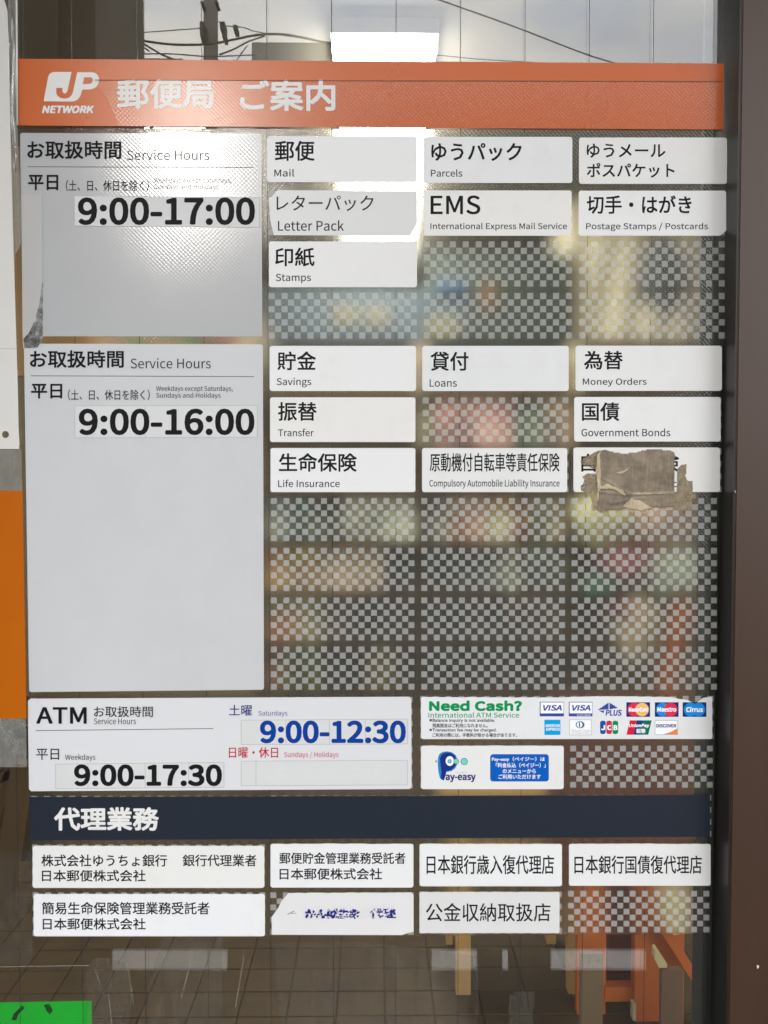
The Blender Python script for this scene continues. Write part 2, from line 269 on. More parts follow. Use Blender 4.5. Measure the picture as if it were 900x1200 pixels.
# ------------------------------------------------------------------ lettering
GLYPHS = json.loads(r'''{"A":[581,[[83,233,4,0,33,0,63,0,93,0,115,71,138,143,160,214,246,214,331,214,416,214,439,143,461,71,483,0,514,0,546,0,577,0,498,233,418,467,339,700,306,700,273,700,241,700,162,467],[253,284,182,284,194,320,205,356,217,392,242,471,265,546,286,628,288,628,289,628,290,628,313,547,335,471,361,392,372,356,383,320,394,284,324,284]]],"B":[627,[[96,233,96,0,171,0,245,0,319,0,476,0,584,68,584,205,584,301,525,356,442,372,442,374,442,376,442,377,508,398,544,459,544,529,544,652,445,700,304,700,235,700,166,700,96,700,96,467],[219,403,184,403,184,479,184,555,184,630,220,630,256,630,292,630,402,630,457,600,457,518,457,446,409,403,288,403,254,403],[225,71,184,71,184,159,184,246,184,334,225,334,266,334,307,334,430,334,498,295,498,208,498,114,427,71,307,71,266,71]]],"C":[609,[[185,-12,360,-12,451,-12,520,24,575,88,559,107,542,125,526,144,481,95,431,65,364,65,230,65,146,176,146,352,146,527,235,635,367,635,427,635,473,608,510,569,526,588,542,607,558,626,518,671,451,712,366,712,188,712,55,576,55,350,55,122]]],"D":[657,[[96,233,96,0,156,0,216,0,275,0,486,0,601,131,601,352,601,576,486,700,271,700,213,700,155,700,96,700,96,467],[211,73,184,73,184,258,184,443,184,628,211,628,237,628,264,628,429,628,510,530,510,352,510,176,429,73,264,73,237,73]]],"E":[562,[[96,233,96,0,234,0,372,0,510,0,510,25,510,50,510,75,401,75,293,75,184,75,184,160,184,245,184,330,273,330,361,330,450,330,450,356,450,381,450,406,361,406,273,406,184,406,184,479,184,552,184,626,289,626,394,626,499,626,499,650,499,675,499,700,365,700,231,700,96,700,96,467]]],"F":[527,[[96,233,96,0,126,0,155,0,184,0,184,105,184,209,184,314,273,314,363,314,452,314,452,339,452,364,452,389,363,389,273,389,184,389,184,468,184,547,184,626,289,626,394,626,499,626,499,650,499,675,499,700,365,700,231,700,96,700,96,467]]],"G":[658,[[187,-12,371,-12,465,-12,542,22,587,69,587,167,587,265,587,363,511,363,434,363,357,363,357,338,357,314,357,289,407,289,456,289,506,289,506,228,506,167,506,106,478,80,430,65,380,65,230,65,146,176,146,352,146,527,238,635,379,635,449,635,495,605,530,569,546,588,562,607,578,626,538,668,474,712,376,712,191,712,55,576,55,350,55,122]]],"H":[695,[[96,233,96,0,126,0,155,0,184,0,184,110,184,220,184,330,293,330,402,330,511,330,511,220,511,110,511,0,541,0,570,0,600,0,600,233,600,467,600,700,570,700,541,700,511,700,511,602,511,505,511,407,402,407,293,407,184,407,184,505,184,602,184,700,155,700,126,700,96,700,96,467]]],"I":[280,[[96,233,96,0,126,0,155,0,184,0,184,233,184,467,184,700,155,700,126,700,96,700,96,467]]],"J":[511,[[138,-12,226,-12,363,-12,419,84,419,205,419,370,419,535,419,700,390,700,360,700,330,700,330,538,330,376,330,214,330,108,293,65,218,65,167,65,128,88,96,144,75,129,54,114,33,98,74,26]]],"K":[617,[[96,233,96,0,126,0,155,0,184,0,184,74,184,148,184,222,224,269,265,317,305,365,375,243,445,122,515,0,548,0,580,0,613,0,529,145,444,290,360,435,433,523,506,612,580,700,546,700,513,700,479,700,382,583,284,466,186,349,186,349,185,349,184,349,184,466,184,583,184,700,155,700,126,700,96,700,96,467]]],"L":[519,[[96,233,96,0,228,0,359,0,491,0,491,25,491,50,491,75,389,75,286,75,184,75,184,284,184,492,184,700,155,700,126,700,96,700,96,467]]],"M":[775,[[96,233,96,0,123,0,149,0,176,0,176,129,176,258,176,388,176,448,170,533,164,594,166,594,167,594,168,594,187,541,206,488,224,435,269,313,313,192,357,71,377,71,397,71,416,71,460,192,504,313,548,435,567,488,586,541,605,594,606,594,607,594,608,594,604,533,597,448,597,388,597,258,597,129,597,0,624,0,652,0,679,0,679,233,679,467,679,700,644,700,608,700,573,700,528,575,484,450,439,326,423,278,409,228,391,180,389,180,388,180,387,180,370,228,354,278,336,326,292,450,247,575,202,700,167,700,132,700,96,700,96,467]]],"N":[690,[[96,233,96,0,124,0,152,0,180,0,180,123,180,245,180,368,180,441,173,516,169,586,170,586,172,586,173,586,198,538,223,490,248,442,333,295,418,147,503,0,534,0,564,0,594,0,594,233,594,467,594,700,566,700,538,700,510,700,510,579,510,457,510,336,510,264,517,184,522,115,521,115,519,115,518,115,492,163,467,211,442,259,357,406,272,553,186,700,156,700,126,700,96,700,96,467]]],"O":[709,[[179,-12,354,-12,530,-12,653,128,653,352,653,577,530,712,354,712,179,712,55,577,55,352,55,128],[480,65,354,65,228,65,146,178,146,352,146,527,228,635,354,635,480,635,562,527,562,352,562,178]]],"P":[605,[[96,233,96,0,126,0,155,0,184,0,184,93,184,186,184,279,223,279,261,279,300,279,454,279,558,347,558,495,558,647,453,700,296,700,230,700,163,700,96,700,96,467],[219,350,184,350,184,443,184,536,184,628,218,628,251,628,285,628,408,628,470,597,470,495,470,394,412,350,288,350,254,350]]],"Q":[709,[[480,61,354,61,228,61,146,174,146,352,146,527,228,635,354,635,480,635,562,527,562,352,562,174],[439,-176,568,-176,610,-176,647,-169,668,-159,663,-137,657,-114,651,-92,633,-97,609,-102,578,-102,502,-102,437,-71,406,-9,554,17,653,151,653,352,653,577,530,712,354,712,179,712,55,577,55,352,55,147,159,11,311,-10,350,-105]]],"R":[606,[[223,368,184,368,184,455,184,541,184,628,223,628,263,628,302,628,412,628,472,596,472,504,472,413,412,368,302,368,263,368],[424,99,480,0,513,0,547,0,580,0,520,102,461,204,402,307,497,329,560,394,560,504,560,649,457,700,315,700,242,700,169,700,96,700,96,467,96,233,96,0,126,0,155,0,184,0,184,99,184,198,184,297,226,297,268,297,310,297,367,198]]],"S":[569,[[191,-12,290,-12,436,-12,528,75,528,186,528,290,465,338,384,373,351,388,318,402,285,416,230,439,168,465,168,534,168,596,220,635,299,635,364,635,415,610,458,570,474,589,489,608,504,626,456,677,382,712,299,712,172,712,78,635,78,527,78,425,156,375,221,348,254,333,287,318,321,304,388,274,438,251,438,179,438,111,384,65,291,65,219,65,148,99,98,152,81,131,63,111,46,91,106,28]]],"T":[572,[[242,209,242,0,271,0,301,0,330,0,330,209,330,417,330,626,401,626,472,626,542,626,542,650,542,675,542,700,371,700,201,700,30,700,30,675,30,650,30,626,100,626,171,626,242,626,242,417]]],"U":[689,[[202,-12,345,-12,487,-12,596,64,596,288,596,426,596,563,596,700,568,700,539,700,511,700,511,562,511,424,511,286,511,118,437,65,345,65,253,65,181,118,181,286,181,424,181,562,181,700,152,700,123,700,94,700,94,563,94,426,94,288,94,64]]],"V":[549,[[150,233,224,0,258,0,293,0,327,0,401,233,475,467,549,700,519,700,489,700,459,700,422,574,384,447,347,321,323,239,306,172,279,90,278,90,276,90,275,90,249,172,231,239,207,321,169,447,131,574,94,700,63,700,32,700,1,700,75,467]]],"W":[838,[[124,233,173,0,208,0,243,0,278,0,313,141,347,281,382,422,393,477,407,528,417,582,419,582,420,582,421,582,433,528,443,477,456,422,491,281,526,141,562,0,597,0,633,0,668,0,717,233,765,467,813,700,785,700,757,700,729,700,704,573,678,446,653,319,641,244,627,168,615,92,613,92,611,92,609,92,592,168,577,244,560,319,527,446,495,573,462,700,435,700,408,700,381,700,349,573,317,446,285,319,267,244,250,168,235,92,234,92,232,92,231,92,217,168,203,244,189,319,165,446,140,573,116,700,85,700,55,700,25,700,74,467]]],"X":[547,[[84,121,16,0,47,0,79,0,110,0,143,63,177,126,210,189,228,224,246,260,266,303,268,303,269,303,270,303,293,260,312,224,330,189,365,126,400,63,435,0,467,0,499,0,532,0,463,119,395,238,327,357,390,471,454,586,518,700,487,700,456,700,425,700,394,640,363,581,331,521,314,489,301,459,282,418,280,418,279,418,278,418,255,459,241,489,223,521,191,581,159,640,127,700,95,700,62,700,30,700,93,587,157,475,221,362,152,241]]],"Y":[507,[[209,90,209,0,238,0,268,0,297,0,297,90,297,181,297,271,367,414,438,557,508,700,477,700,447,700,416,700,386,634,357,568,327,502,305,451,281,401,256,349,255,349,253,349,252,349,227,401,206,451,183,502,153,568,123,634,93,700,61,700,30,700,-1,700,69,557,139,414,209,271,209,181]]],"Z":[576,[[48,18,48,0,209,0,370,0,531,0,531,25,531,50,531,75,406,75,281,75,157,75,280,266,403,457,526,647,526,665,526,682,526,700,378,700,230,700,81,700,81,675,81,650,81,626,193,626,305,626,417,626,294,435,171,244,48,53,48,36]]],"a":[538,[[120,-12,207,-12,271,-12,329,21,379,62,380,62,381,62,382,62,385,41,387,21,390,0,414,0,437,0,461,0,461,106,461,213,461,319,461,448,409,532,282,532,198,532,125,495,78,464,89,444,101,424,112,404,153,432,207,459,267,459,352,459,374,395,374,329,154,304,56,247,56,135,56,41],[282,58,232,58,180,58,140,81,140,140,140,207,200,250,374,270,374,222,374,174,374,126,324,81]]],"b":[590,[[268,-12,316,-12,435,-12,541,90,541,267,541,428,469,532,335,532,277,532,220,499,172,459,173,490,174,521,176,552,176,621,176,691,176,760,146,760,117,760,88,760,88,507,88,253,88,0,111,0,134,0,158,0,160,18,163,36,165,53,166,53,168,53,169,53,214,12],[388,61,302,61,267,61,221,74,176,115,176,206,176,297,176,388,224,434,270,458,313,458,413,458,451,382,451,266,451,138]]],"c":[487,[[155,-12,292,-12,354,-12,414,12,460,53,448,72,435,92,422,112,390,83,348,60,300,60,204,60,139,139,139,259,139,378,208,458,303,458,343,458,376,440,406,414,421,433,435,452,450,471,414,503,367,532,299,532,165,532,50,432,50,259,50,87]]],"d":[592,[[135,-12,265,-12,327,-12,382,21,422,61,423,61,424,61,425,61,428,41,430,20,433,0,456,0,480,0,504,0,504,253,504,507,504,760,475,760,446,760,416,760,416,694,416,627,416,561,418,531,420,501,421,472,375,509,336,532,275,532,157,532,51,427,51,259,51,86],[331,61,284,61,193,61,140,135,140,260,140,378,207,458,290,458,333,458,373,443,416,404,416,313,416,223,416,132,373,84]]],"e":[529,[[159,-12,298,-12,368,-12,423,11,468,40,458,60,448,79,437,98,398,73,358,57,308,57,209,57,141,128,136,239,252,239,369,239,485,239,487,252,489,269,489,288,489,436,414,532,282,532,163,532,50,428,50,259,50,88],[227,301,135,301,145,404,210,462,284,462,365,462,413,406,413,301,320,301]]],"f":[310,[[32,470,32,448,55,448,79,448,102,448,102,299,102,149,102,0,131,0,160,0,189,0,189,149,189,299,189,448,226,448,262,448,299,448,299,471,299,495,299,519,262,519,226,519,189,519,189,546,189,573,189,601,189,668,213,703,263,703,281,703,302,698,321,689,327,711,334,734,340,756,316,766,286,773,253,773,150,773,102,707,102,602,102,574,102,546,102,519,79,517,55,515,32,514,32,492]]],"g":[539,[[137,-239,263,-239,423,-239,525,-156,525,-59,525,27,464,64,345,64,311,64,277,64,243,64,173,64,152,88,152,120,152,149,166,166,185,182,208,171,237,164,262,164,369,164,452,234,452,345,452,390,435,428,410,452,445,452,480,452,516,452,516,474,516,496,516,519,456,519,395,519,335,519,317,526,291,532,262,532,158,532,68,460,68,347,68,285,101,234,136,207,136,206,136,205,136,203,108,184,78,150,78,107,78,66,98,38,125,22,125,20,125,19,125,17,76,-12,49,-55,49,-100,49,-189],[322,223,262,223,202,223,152,271,152,347,152,423,202,468,262,468,324,468,372,423,372,347,372,271],[375,-179,275,-179,180,-179,125,-143,125,-88,125,-58,140,-27,178,0,201,-6,225,-8,244,-8,274,-8,304,-8,334,-8,403,-8,439,-25,439,-74,439,-127]]],"h":[580,[[88,253,88,0,117,0,146,0,176,0,176,125,176,251,176,376,227,429,264,456,317,456,386,456,415,414,415,317,415,211,415,106,415,0,444,0,473,0,502,0,502,110,502,219,502,329,502,460,453,532,344,532,273,532,220,493,172,445,173,481,174,516,176,552,176,621,176,691,176,760,146,760,117,760,88,760,88,507]]],"i":[263,[[88,173,88,0,117,0,146,0,176,0,176,173,176,346,176,519,146,519,117,519,88,519,88,346],[97,626,132,626,166,626,190,648,190,684,190,717,166,740,132,740,97,740,74,717,74,684,74,648]]],"j":[263,[[3,-231,33,-231,137,-231,176,-165,176,-59,176,133,176,326,176,519,147,519,118,519,89,519,89,326,89,133,89,-59,89,-122,76,-161,25,-161,7,-161,-11,-157,-25,-152,-31,-174,-36,-196,-42,-218,-24,-225],[97,626,132,626,165,626,190,648,190,684,190,717,165,740,132,740,97,740,74,717,74,684,74,648]]],"k":[527,[[88,253,88,0,117,0,145,0,174,0,174,46,174,91,174,137,206,174,239,212,271,250,322,167,372,83,423,0,455,0,486,0,518,0,452,103,387,206,322,309,379,379,437,449,495,519,462,519,430,519,397,519,324,428,251,336,178,245,176,245,175,245,174,245,174,417,174,589,174,760,145,760,117,760,88,760,88,507]]],"l":[271,[[115,-12,180,-12,203,-12,218,-9,230,-5,226,18,222,40,218,62,208,60,204,60,200,60,186,60,176,71,176,97,176,318,176,539,176,760,146,760,117,760,88,760,88,541,88,322,88,103,88,30]]],"m":[884,[[88,173,88,0,117,0,146,0,176,0,176,125,176,251,176,376,223,430,266,456,306,456,371,456,402,414,402,317,402,211,402,106,402,0,431,0,460,0,489,0,489,125,489,251,489,376,538,430,580,456,620,456,686,456,716,414,716,317,716,211,716,106,716,0,745,0,774,0,803,0,803,110,803,219,803,329,803,460,753,532,647,532,583,532,529,491,475,433,454,494,412,532,331,532,269,532,216,493,170,443,169,443,169,443,168,443,165,468,162,493,159,519,136,519,112,519,88,519,88,346]]],"n":[583,[[88,173,88,0,117,0,146,0,176,0,176,125,176,251,176,376,227,429,264,456,317,456,386,456,415,414,415,317,415,211,415,106,415,0,444,0,473,0,502,0,502,110,502,219,502,329,502,460,453,532,344,532,273,532,219,493,170,443,169,443,169,443,168,443,165,468,162,493,159,519,136,519,112,519,88,519,88,346]]],"o":[579,[[162,-12,289,-12,416,-12,529,87,529,259,529,432,416,532,289,532,162,532,50,432,50,259,50,87],[379,60,289,60,200,60,139,139,139,259,139,378,200,458,289,458,379,458,440,378,440,259,440,139]]],"p":[592,[[88,27,88,-219,117,-219,146,-219,176,-219,176,-160,176,-102,176,-43,175,-13,174,18,173,48,220,9,269,-12,316,-12,435,-12,541,90,541,267,541,428,469,532,335,532,275,532,217,498,170,458,169,458,169,458,168,458,165,478,162,498,159,519,136,519,112,519,88,519,88,273],[388,61,302,61,267,61,222,74,176,115,176,206,176,297,176,388,225,434,270,458,313,458,413,458,451,382,451,266,451,138]]],"q":[592,[[416,-157,416,-219,446,-219,475,-219,504,-219,504,27,504,273,504,519,481,519,458,519,435,519,432,502,429,486,426,470,425,470,425,470,424,470,378,510,336,532,275,532,157,532,51,427,51,259,51,86,135,-12,265,-12,325,-12,379,19,421,60,420,29,418,-3,416,-34,416,-96],[331,61,284,61,193,61,140,135,140,260,140,378,207,458,290,458,333,458,373,443,416,404,416,313,416,223,416,132,373,84]]],"r":[371,[[88,173,88,0,117,0,146,0,176,0,176,111,176,222,176,333,210,421,263,454,306,454,328,454,339,451,356,445,362,470,367,495,372,520,356,529,340,532,317,532,260,532,206,490,170,424,169,424,169,424,168,424,165,456,162,487,159,519,136,519,112,519,88,519,88,346]]],"s":[447,[[150,-12,223,-12,346,-12,412,57,412,141,412,240,330,270,254,299,196,321,142,340,142,389,142,430,173,464,239,464,285,464,321,444,356,418,370,436,384,455,398,473,359,505,302,532,238,532,124,532,59,467,59,385,59,296,137,262,210,235,267,214,329,189,329,137,329,92,295,55,226,55,164,55,118,80,73,117,59,98,45,79,31,59,79,18]]],"t":[360,[[140,-12,250,-12,283,-12,317,-3,347,7,341,29,335,51,329,73,312,65,289,58,270,58,210,58,190,95,190,158,190,254,190,351,190,448,237,448,284,448,331,448,331,471,331,495,331,519,284,519,237,519,190,519,190,567,190,616,190,665,166,665,142,665,117,665,114,616,111,567,108,519,81,517,53,515,26,514,26,492,26,470,26,448,52,448,77,448,103,448,103,352,103,256,103,160,103,56]]],"u":[580,[[130,-12,240,-12,310,-12,362,25,411,81,412,81,413,81,414,81,416,54,418,27,420,0,444,0,469,0,493,0,493,173,493,346,493,519,464,519,435,519,406,519,406,396,406,273,406,151,356,90,319,63,265,63,197,63,168,104,168,201,168,307,168,413,168,519,139,519,110,519,80,519,80,409,80,300,80,190,80,57]]],"v":[498,[[137,173,200,0,234,0,268,0,302,0,363,173,424,346,485,519,456,519,428,519,399,519,366,420,334,322,301,223,286,173,268,120,253,71,251,71,250,71,248,71,233,120,217,173,201,223,168,322,136,420,103,519,73,519,43,519,12,519,75,346]]],"w":[766,[[122,173,170,0,204,0,237,0,271,0,296,93,320,185,345,278,358,328,369,376,380,429,382,429,383,429,385,429,397,376,407,329,420,280,445,187,470,93,495,0,530,0,565,0,601,0,647,173,694,346,741,519,713,519,685,519,657,519,632,419,607,319,582,219,570,169,561,122,550,74,548,74,547,74,545,74,533,122,521,169,509,219,482,319,455,419,428,519,399,519,371,519,343,519,316,419,289,319,262,219,249,169,238,122,227,74,226,74,224,74,223,74,212,122,202,169,192,219,166,319,140,419,115,519,85,519,55,519,26,519,74,346]]],"x":[476,[[71,90,14,0,45,0,75,0,106,0,129,40,152,81,176,121,194,153,210,184,228,214,230,214,231,214,233,214,253,184,272,153,289,121,315,81,340,40,366,0,398,0,429,0,461,0,404,87,347,174,290,262,343,347,395,433,448,519,418,519,387,519,357,519,336,481,315,443,293,405,277,375,263,348,247,318,246,318,244,318,243,318,225,348,207,375,192,405,169,443,145,481,122,519,91,519,59,519,28,519,80,436,133,353,185,270,128,180]]],"y":[498,[[73,-223,96,-223,200,-223,254,-145,290,-44,355,144,420,331,485,519,457,519,428,519,400,519,369,423,338,327,307,231,293,184,278,132,265,84,263,84,261,84,260,84,242,133,224,185,208,231,173,327,138,423,103,519,73,519,43,519,12,519,82,345,151,172,221,-1,217,-14,213,-27,209,-40,187,-104,151,-152,93,-152,78,-152,63,-147,53,-143,47,-166,41,-190,35,-213,52,-220]]],"z":[454,[[33,16,33,0,164,0,295,0,426,0,426,24,426,47,426,71,332,71,237,71,143,71,235,204,326,338,417,472,417,487,417,503,417,519,299,519,181,519,63,519,63,495,63,471,63,448,144,448,225,448,307,448,216,314,124,180,33,47,33,31]]],"0":[530,[[132,-12,265,-12,398,-12,483,108,483,352,483,595,398,712,265,712,132,712,48,595,48,352,48,108],[345,58,265,58,186,58,132,147,132,352,132,557,186,644,265,644,345,644,399,557,399,352,399,147]]],"1":[530,[[84,24,84,0,212,0,340,0,468,0,468,24,468,48,468,73,421,73,374,73,328,73,328,282,328,491,328,700,305,700,283,700,261,700,223,678,178,662,116,650,116,632,116,613,116,595,157,595,199,595,241,595,241,421,241,247,241,73,188,73,136,73,84,73,84,48]]],"2":[530,[[42,17,42,0,189,0,336,0,482,0,482,25,482,50,482,75,418,75,353,75,288,75,253,75,210,72,174,69,338,224,449,367,449,507,449,631,370,712,244,712,156,712,95,672,38,610,55,594,72,577,89,561,128,607,177,642,234,642,321,642,363,583,363,503,363,383,262,244,42,52,42,34]]],"3":[530,[[142,-12,251,-12,376,-12,477,62,477,187,477,284,411,345,329,365,329,366,329,368,329,370,403,395,453,453,453,538,453,648,367,712,248,712,168,712,106,677,53,629,69,611,85,592,100,574,140,614,189,642,245,642,319,642,364,598,364,531,364,456,315,397,170,397,170,375,170,353,170,330,332,330,388,275,388,190,388,110,329,60,245,60,166,60,114,98,73,140,58,122,43,103,28,84,74,33]]],"4":[530,[[325,64,325,0,352,0,379,0,407,0,407,64,407,129,407,193,438,193,469,193,500,193,500,216,500,239,500,263,469,263,438,263,407,263,407,408,407,554,407,700,375,700,343,700,310,700,213,550,116,400,19,250,19,231,19,212,19,193,121,193,223,193,325,193,325,129],[325,334,325,263,253,263,181,263,110,263,163,342,216,422,269,501,289,536,308,571,326,605,327,605,328,605,329,605,328,569,325,512,325,477,325,406]]],"5":[530,[[140,-12,250,-12,368,-12,479,74,479,227,479,382,384,451,268,451,226,451,195,440,163,423,169,491,175,558,181,626,269,626,357,626,445,626,445,650,445,675,445,700,332,700,218,700,105,700,97,591,90,482,82,373,98,364,113,354,129,344,169,371,199,385,245,385,333,385,391,326,391,225,391,123,325,60,242,60,160,60,109,97,70,138,55,118,40,99,26,80,74,33]]],"6":[530,[[154,-12,287,-12,396,-12,489,79,489,215,489,362,413,435,294,435,240,435,179,403,136,350,139,567,219,641,316,641,358,641,400,620,427,587,443,605,460,623,477,641,437,683,385,712,312,712,177,712,53,608,53,334,53,103],[147,136,138,281,183,346,237,370,280,370,365,370,406,309,406,215,406,119,354,56,287,56,200,56]]],"7":[530,[[202,265,189,0,219,0,250,0,280,0,291,274,321,437,485,647,485,665,485,682,485,700,339,700,193,700,47,700,47,675,47,650,47,626,160,626,273,626,387,626,249,435]]],"8":[530,[[138,-12,267,-12,398,-12,486,67,486,168,486,265,430,317,369,352,369,354,369,356,369,357,410,390,461,453,461,526,461,634,389,711,269,711,160,711,77,639,77,533,77,459,121,407,172,371,172,370,172,369,172,368,108,333,44,267,44,174,44,66],[362,422,315,380,232,413,157,450,157,533,157,601,203,646,268,646,343,646,387,591,387,521,387,470],[350,53,268,53,184,53,121,107,121,181,121,248,161,304,218,340,317,300,403,265,403,171,403,101]]],"9":[530,[[148,-12,224,-12,355,-12,478,96,478,380,478,603,377,712,243,712,134,712,42,622,42,485,42,341,118,265,235,265,293,265,353,299,396,350,390,134,311,60,222,60,176,60,134,80,103,114,87,95,71,77,55,59,95,18],[386,568,395,424,349,357,296,330,249,330,166,330,124,392,124,485,124,582,176,645,244,645,332,645]]],":":[265,[[97,372,133,372,167,372,196,399,196,439,196,478,167,506,133,506,97,506,70,478,70,439,70,399],[97,-12,133,-12,167,-12,196,14,196,53,196,94,167,120,133,120,97,120,70,94,70,53,70,14]]],"-":[331,[[44,256,44,234,125,234,207,234,288,234,288,256,288,279,288,301,207,301,125,301,44,301,44,279]]],"?":[453,[[147,377,170,211,196,211,222,211,247,211,230,361,402,417,402,558,402,663,331,728,223,728,146,728,85,690,41,640,58,625,74,609,91,594,124,632,166,655,214,655,283,655,317,609,317,552,317,438],[176,-12,211,-12,246,-12,275,14,275,53,275,94,246,120,211,120,176,120,149,94,149,53,149,14]]],".":[265,[[97,-12,133,-12,167,-12,196,14,196,53,196,94,167,120,133,120,97,120,70,94,70,53,70,14]]],",":[265,[[65,-164,72,-181,158,-145,211,-74,211,18,211,82,183,120,138,120,102,120,72,97,72,59,72,21,101,-2,136,-2,139,-2,143,-1,146,-1,145,-58,110,-104,51,-130,58,-147]]],"/":[374,[[106,139,11,-171,32,-171,53,-171,74,-171,170,139,265,449,360,758,339,758,318,758,297,758,202,449]]]}''')
FONTQ = []
def latin_curve(txt, track=0):
    c = bpy.data.curves.new('lettering', 'CURVE'); c.dimensions = '2D'; c.fill_mode = 'FRONT'; c.resolution_u = 4
    x = 0
    for ch in txt:
        if ch == ' ': x += 230+track; continue
        adv, spl = GLYPHS[ch]
        for pts in spl:
            k = len(pts)//6; s = c.splines.new('BEZIER'); s.bezier_points.add(k-1); s.use_cyclic_u = True
            for i in range(k):
                q = pts[6*i:6*i+6]; b = s.bezier_points[i]
                b.handle_left_type = b.handle_right_type = 'FREE'
                b.handle_left = ((q[0]+x)/1000, q[1]/1000, 0); b.co = ((q[2]+x)/1000, q[3]/1000, 0); b.handle_right = ((q[4]+x)/1000, q[5]/1000, 0)
        x += adv+track
    return c
def put(txt, box, mt, parent, y=-0.0015, bold=0.0, slant=0.0, name='lettering', track=0):
    """print txt so that its ink fills the pixel box (x0, y0, x1, y1) on the sheet at depth y"""
    if all(ch == ' ' or ch in GLYPHS for ch in txt):
        c = latin_curve(txt, track)
    else:
        c = bpy.data.curves.new('lettering', 'FONT'); c.body = txt; c.size = 1; c.resolution_u = 2; c.fill_mode = 'FRONT'
    o = bpy.data.objects.new('lettering', c); COL.objects.link(o)
    FONTQ.append((o, box, mt, parent, y, bold, slant, name))
def flush_text():
    bpy.context.view_layer.update(); dg = bpy.context.evaluated_depsgraph_get()
    for (o, box, mt, parent, y, bold, slant, name) in FONTQ:
        me = bpy.data.meshes.new_from_object(o.evaluated_get(dg))
        V = [(v.co.x+v.co.y*slant, v.co.y) for v in me.vertices]; Fs = [tuple(p.vertices) for p in me.polygons]
        x0 = min(v[0] for v in V); x1 = max(v[0] for v in V); y0 = min(v[1] for v in V); y1 = max(v[1] for v in V)
        bx0, by0, bx1, by1 = box; b = bold
        bx0 += b; bx1 -= b; by0 += b; by1 -= b
        tl, tr, bl, br = at(bx0, by0, y), at(bx1, by0, y), at(bx0, by1, y), at(bx1, by1, y)
        P = []
        for (u, v) in V:
            u = (u-x0)/(x1-x0); v = (v-y0)/(y1-y0)
            P.append(tl*(1-u)*v + tr*u*v + bl*(1-u)*(1-v) + br*u*(1-v))
        offs = [(0, 0)]
        if b:
            k = 8 if b > 0.9 else 4
            offs = [(math.cos(2*math.pi*(i+.5)/k)*b*0.001, math.sin(2*math.pi*(i+.5)/k)*b*0.001) for i in range(k)]+[(0, 0)]
        vs, fs = [], []
        for i, (dx, dz) in enumerate(offs):
            n = len(vs); vs += [(p.x+dx, p.y-0.000003*i, p.z+dz) for p in P]
            for f in Fs:
                a, q, c = (Vector((P[f[0]].x, P[f[0]].z)), Vector((P[f[1]].x, P[f[1]].z)), Vector((P[f[2]].x, P[f[2]].z)))
                fs.append(tuple(n+i_ for i_ in f))
        obj(name, vs, fs, mt, parent)
        bpy.data.objects.remove(o); bpy.data.meshes.remove(me)
    FONTQ.clear()
def sheet(name, pts, y, thick, mt, parent=None):
    return MB().prism([at(a, b, y) for a, b in pts], thick).build(name, mt, parent)
def line(x0, y0, x1, y1, wpx, mt, parent, y=-0.0015, name='ruled_line'):
    return sheet(name, [(x0, y0-wpx/2), (x1, y1-wpx/2), (x1, y1+wpx/2), (x0, y0+wpx/2)], y, 0.00005, mt, parent)

# ------------------------------------------------------------------ the setting
GZ = -1.35                                   # ground level below the camera
M['asphalt'] = pbr('pavement_asphalt', (.052, .047, .040), 0.85, var=.18, nscale=30, bump=.5, bscale=200, dirt=((.055, .052, .047), 3.0, .45, .75))
struct('ground', [(-60, -60, GZ-.02), (60, -60, GZ-.02), (60, -.05, GZ-.02), (-60, -.05, GZ-.02)], [(0, 1, 2, 3)], M['asphalt'])
M['grout'] = pbr('floor_grout', lin((70, 55, 33)), 0.8, var=.1)
M['tile_floor'] = pbr('brown_floor_tile', lin((76, 58, 32)), 0.5, var=.35, nscale=22, dirt=(lin((54, 41, 23)), 9.0, .4, .8))
floor = struct('interior_floor', [(-2.6, .03, GZ), (2.6, .03, GZ), (2.6, 4.2, GZ), (-2.6, 4.2, GZ)], [(0, 1, 2, 3)], M['grout'])
TW, TD = .125, .1
mb = MB().box((-TW/2+.0018, -TD/2+.0018, 0), (TW/2-.0018, TD/2-.0018, .006)); tile0 = mb.build('floor_tile', M['tile_floor'], floor)
bm = bmesh.new(); bm.from_mesh(tile0.data); bmesh.ops.bevel(bm, geom=[e for e in bm.edges if e.verts[0].co.z > 0 and e.verts[1].co.z > 0], offset=.0012, segments=1, affect='EDGES'); bm.to_mesh(tile0.data); bm.free()
first = True
for i in range(20):
    for j in range(12):
        x = -1.16+i*TW; y = .90+j*TD
        t = tile0 if first else tile0.copy()
        if not first:
            COL.objects.link(t); t.parent = floor; t.matrix_parent_inverse = tile0.matrix_parent_inverse.copy()
        first = False
        t.location = (x, y, GZ+.004+random.uniform(-.0006, .0006)); t.rotation_euler = (random.uniform(-.004, .004), random.uniform(-.004, .004), 0)
M['in_wall'] = pbr('interior_wall_paint', (.34, .27, .17), 0.8, var=.1)
M['ceil'] = pbr('ceiling_board', (.13, .115, .09), 0.85, var=.08)
struct('interior_back_wall', *(lambda b: (b.v, b.f))(MB().box((-2.6, 4.2, GZ-.02), (2.6, 4.3, 1.36))), M['in_wall'])
struct('interior_side_wall', *(lambda b: (b.v, b.f))(MB().box((-2.7, .03, GZ-.02), (-2.6, 4.3, 1.36))), M['in_wall'])
struct('interior_side_wall', *(lambda b: (b.v, b.f))(MB().box((2.6, .03, GZ-.02), (2.7, 4.3, 1.36))), M['in_wall'])
CZ = 1.30
struct('ceiling', *(lambda b: (b.v, b.f))(MB().box((-2.6, .03, CZ), (2.6, 4.2, CZ+.06))), M['ceil'])
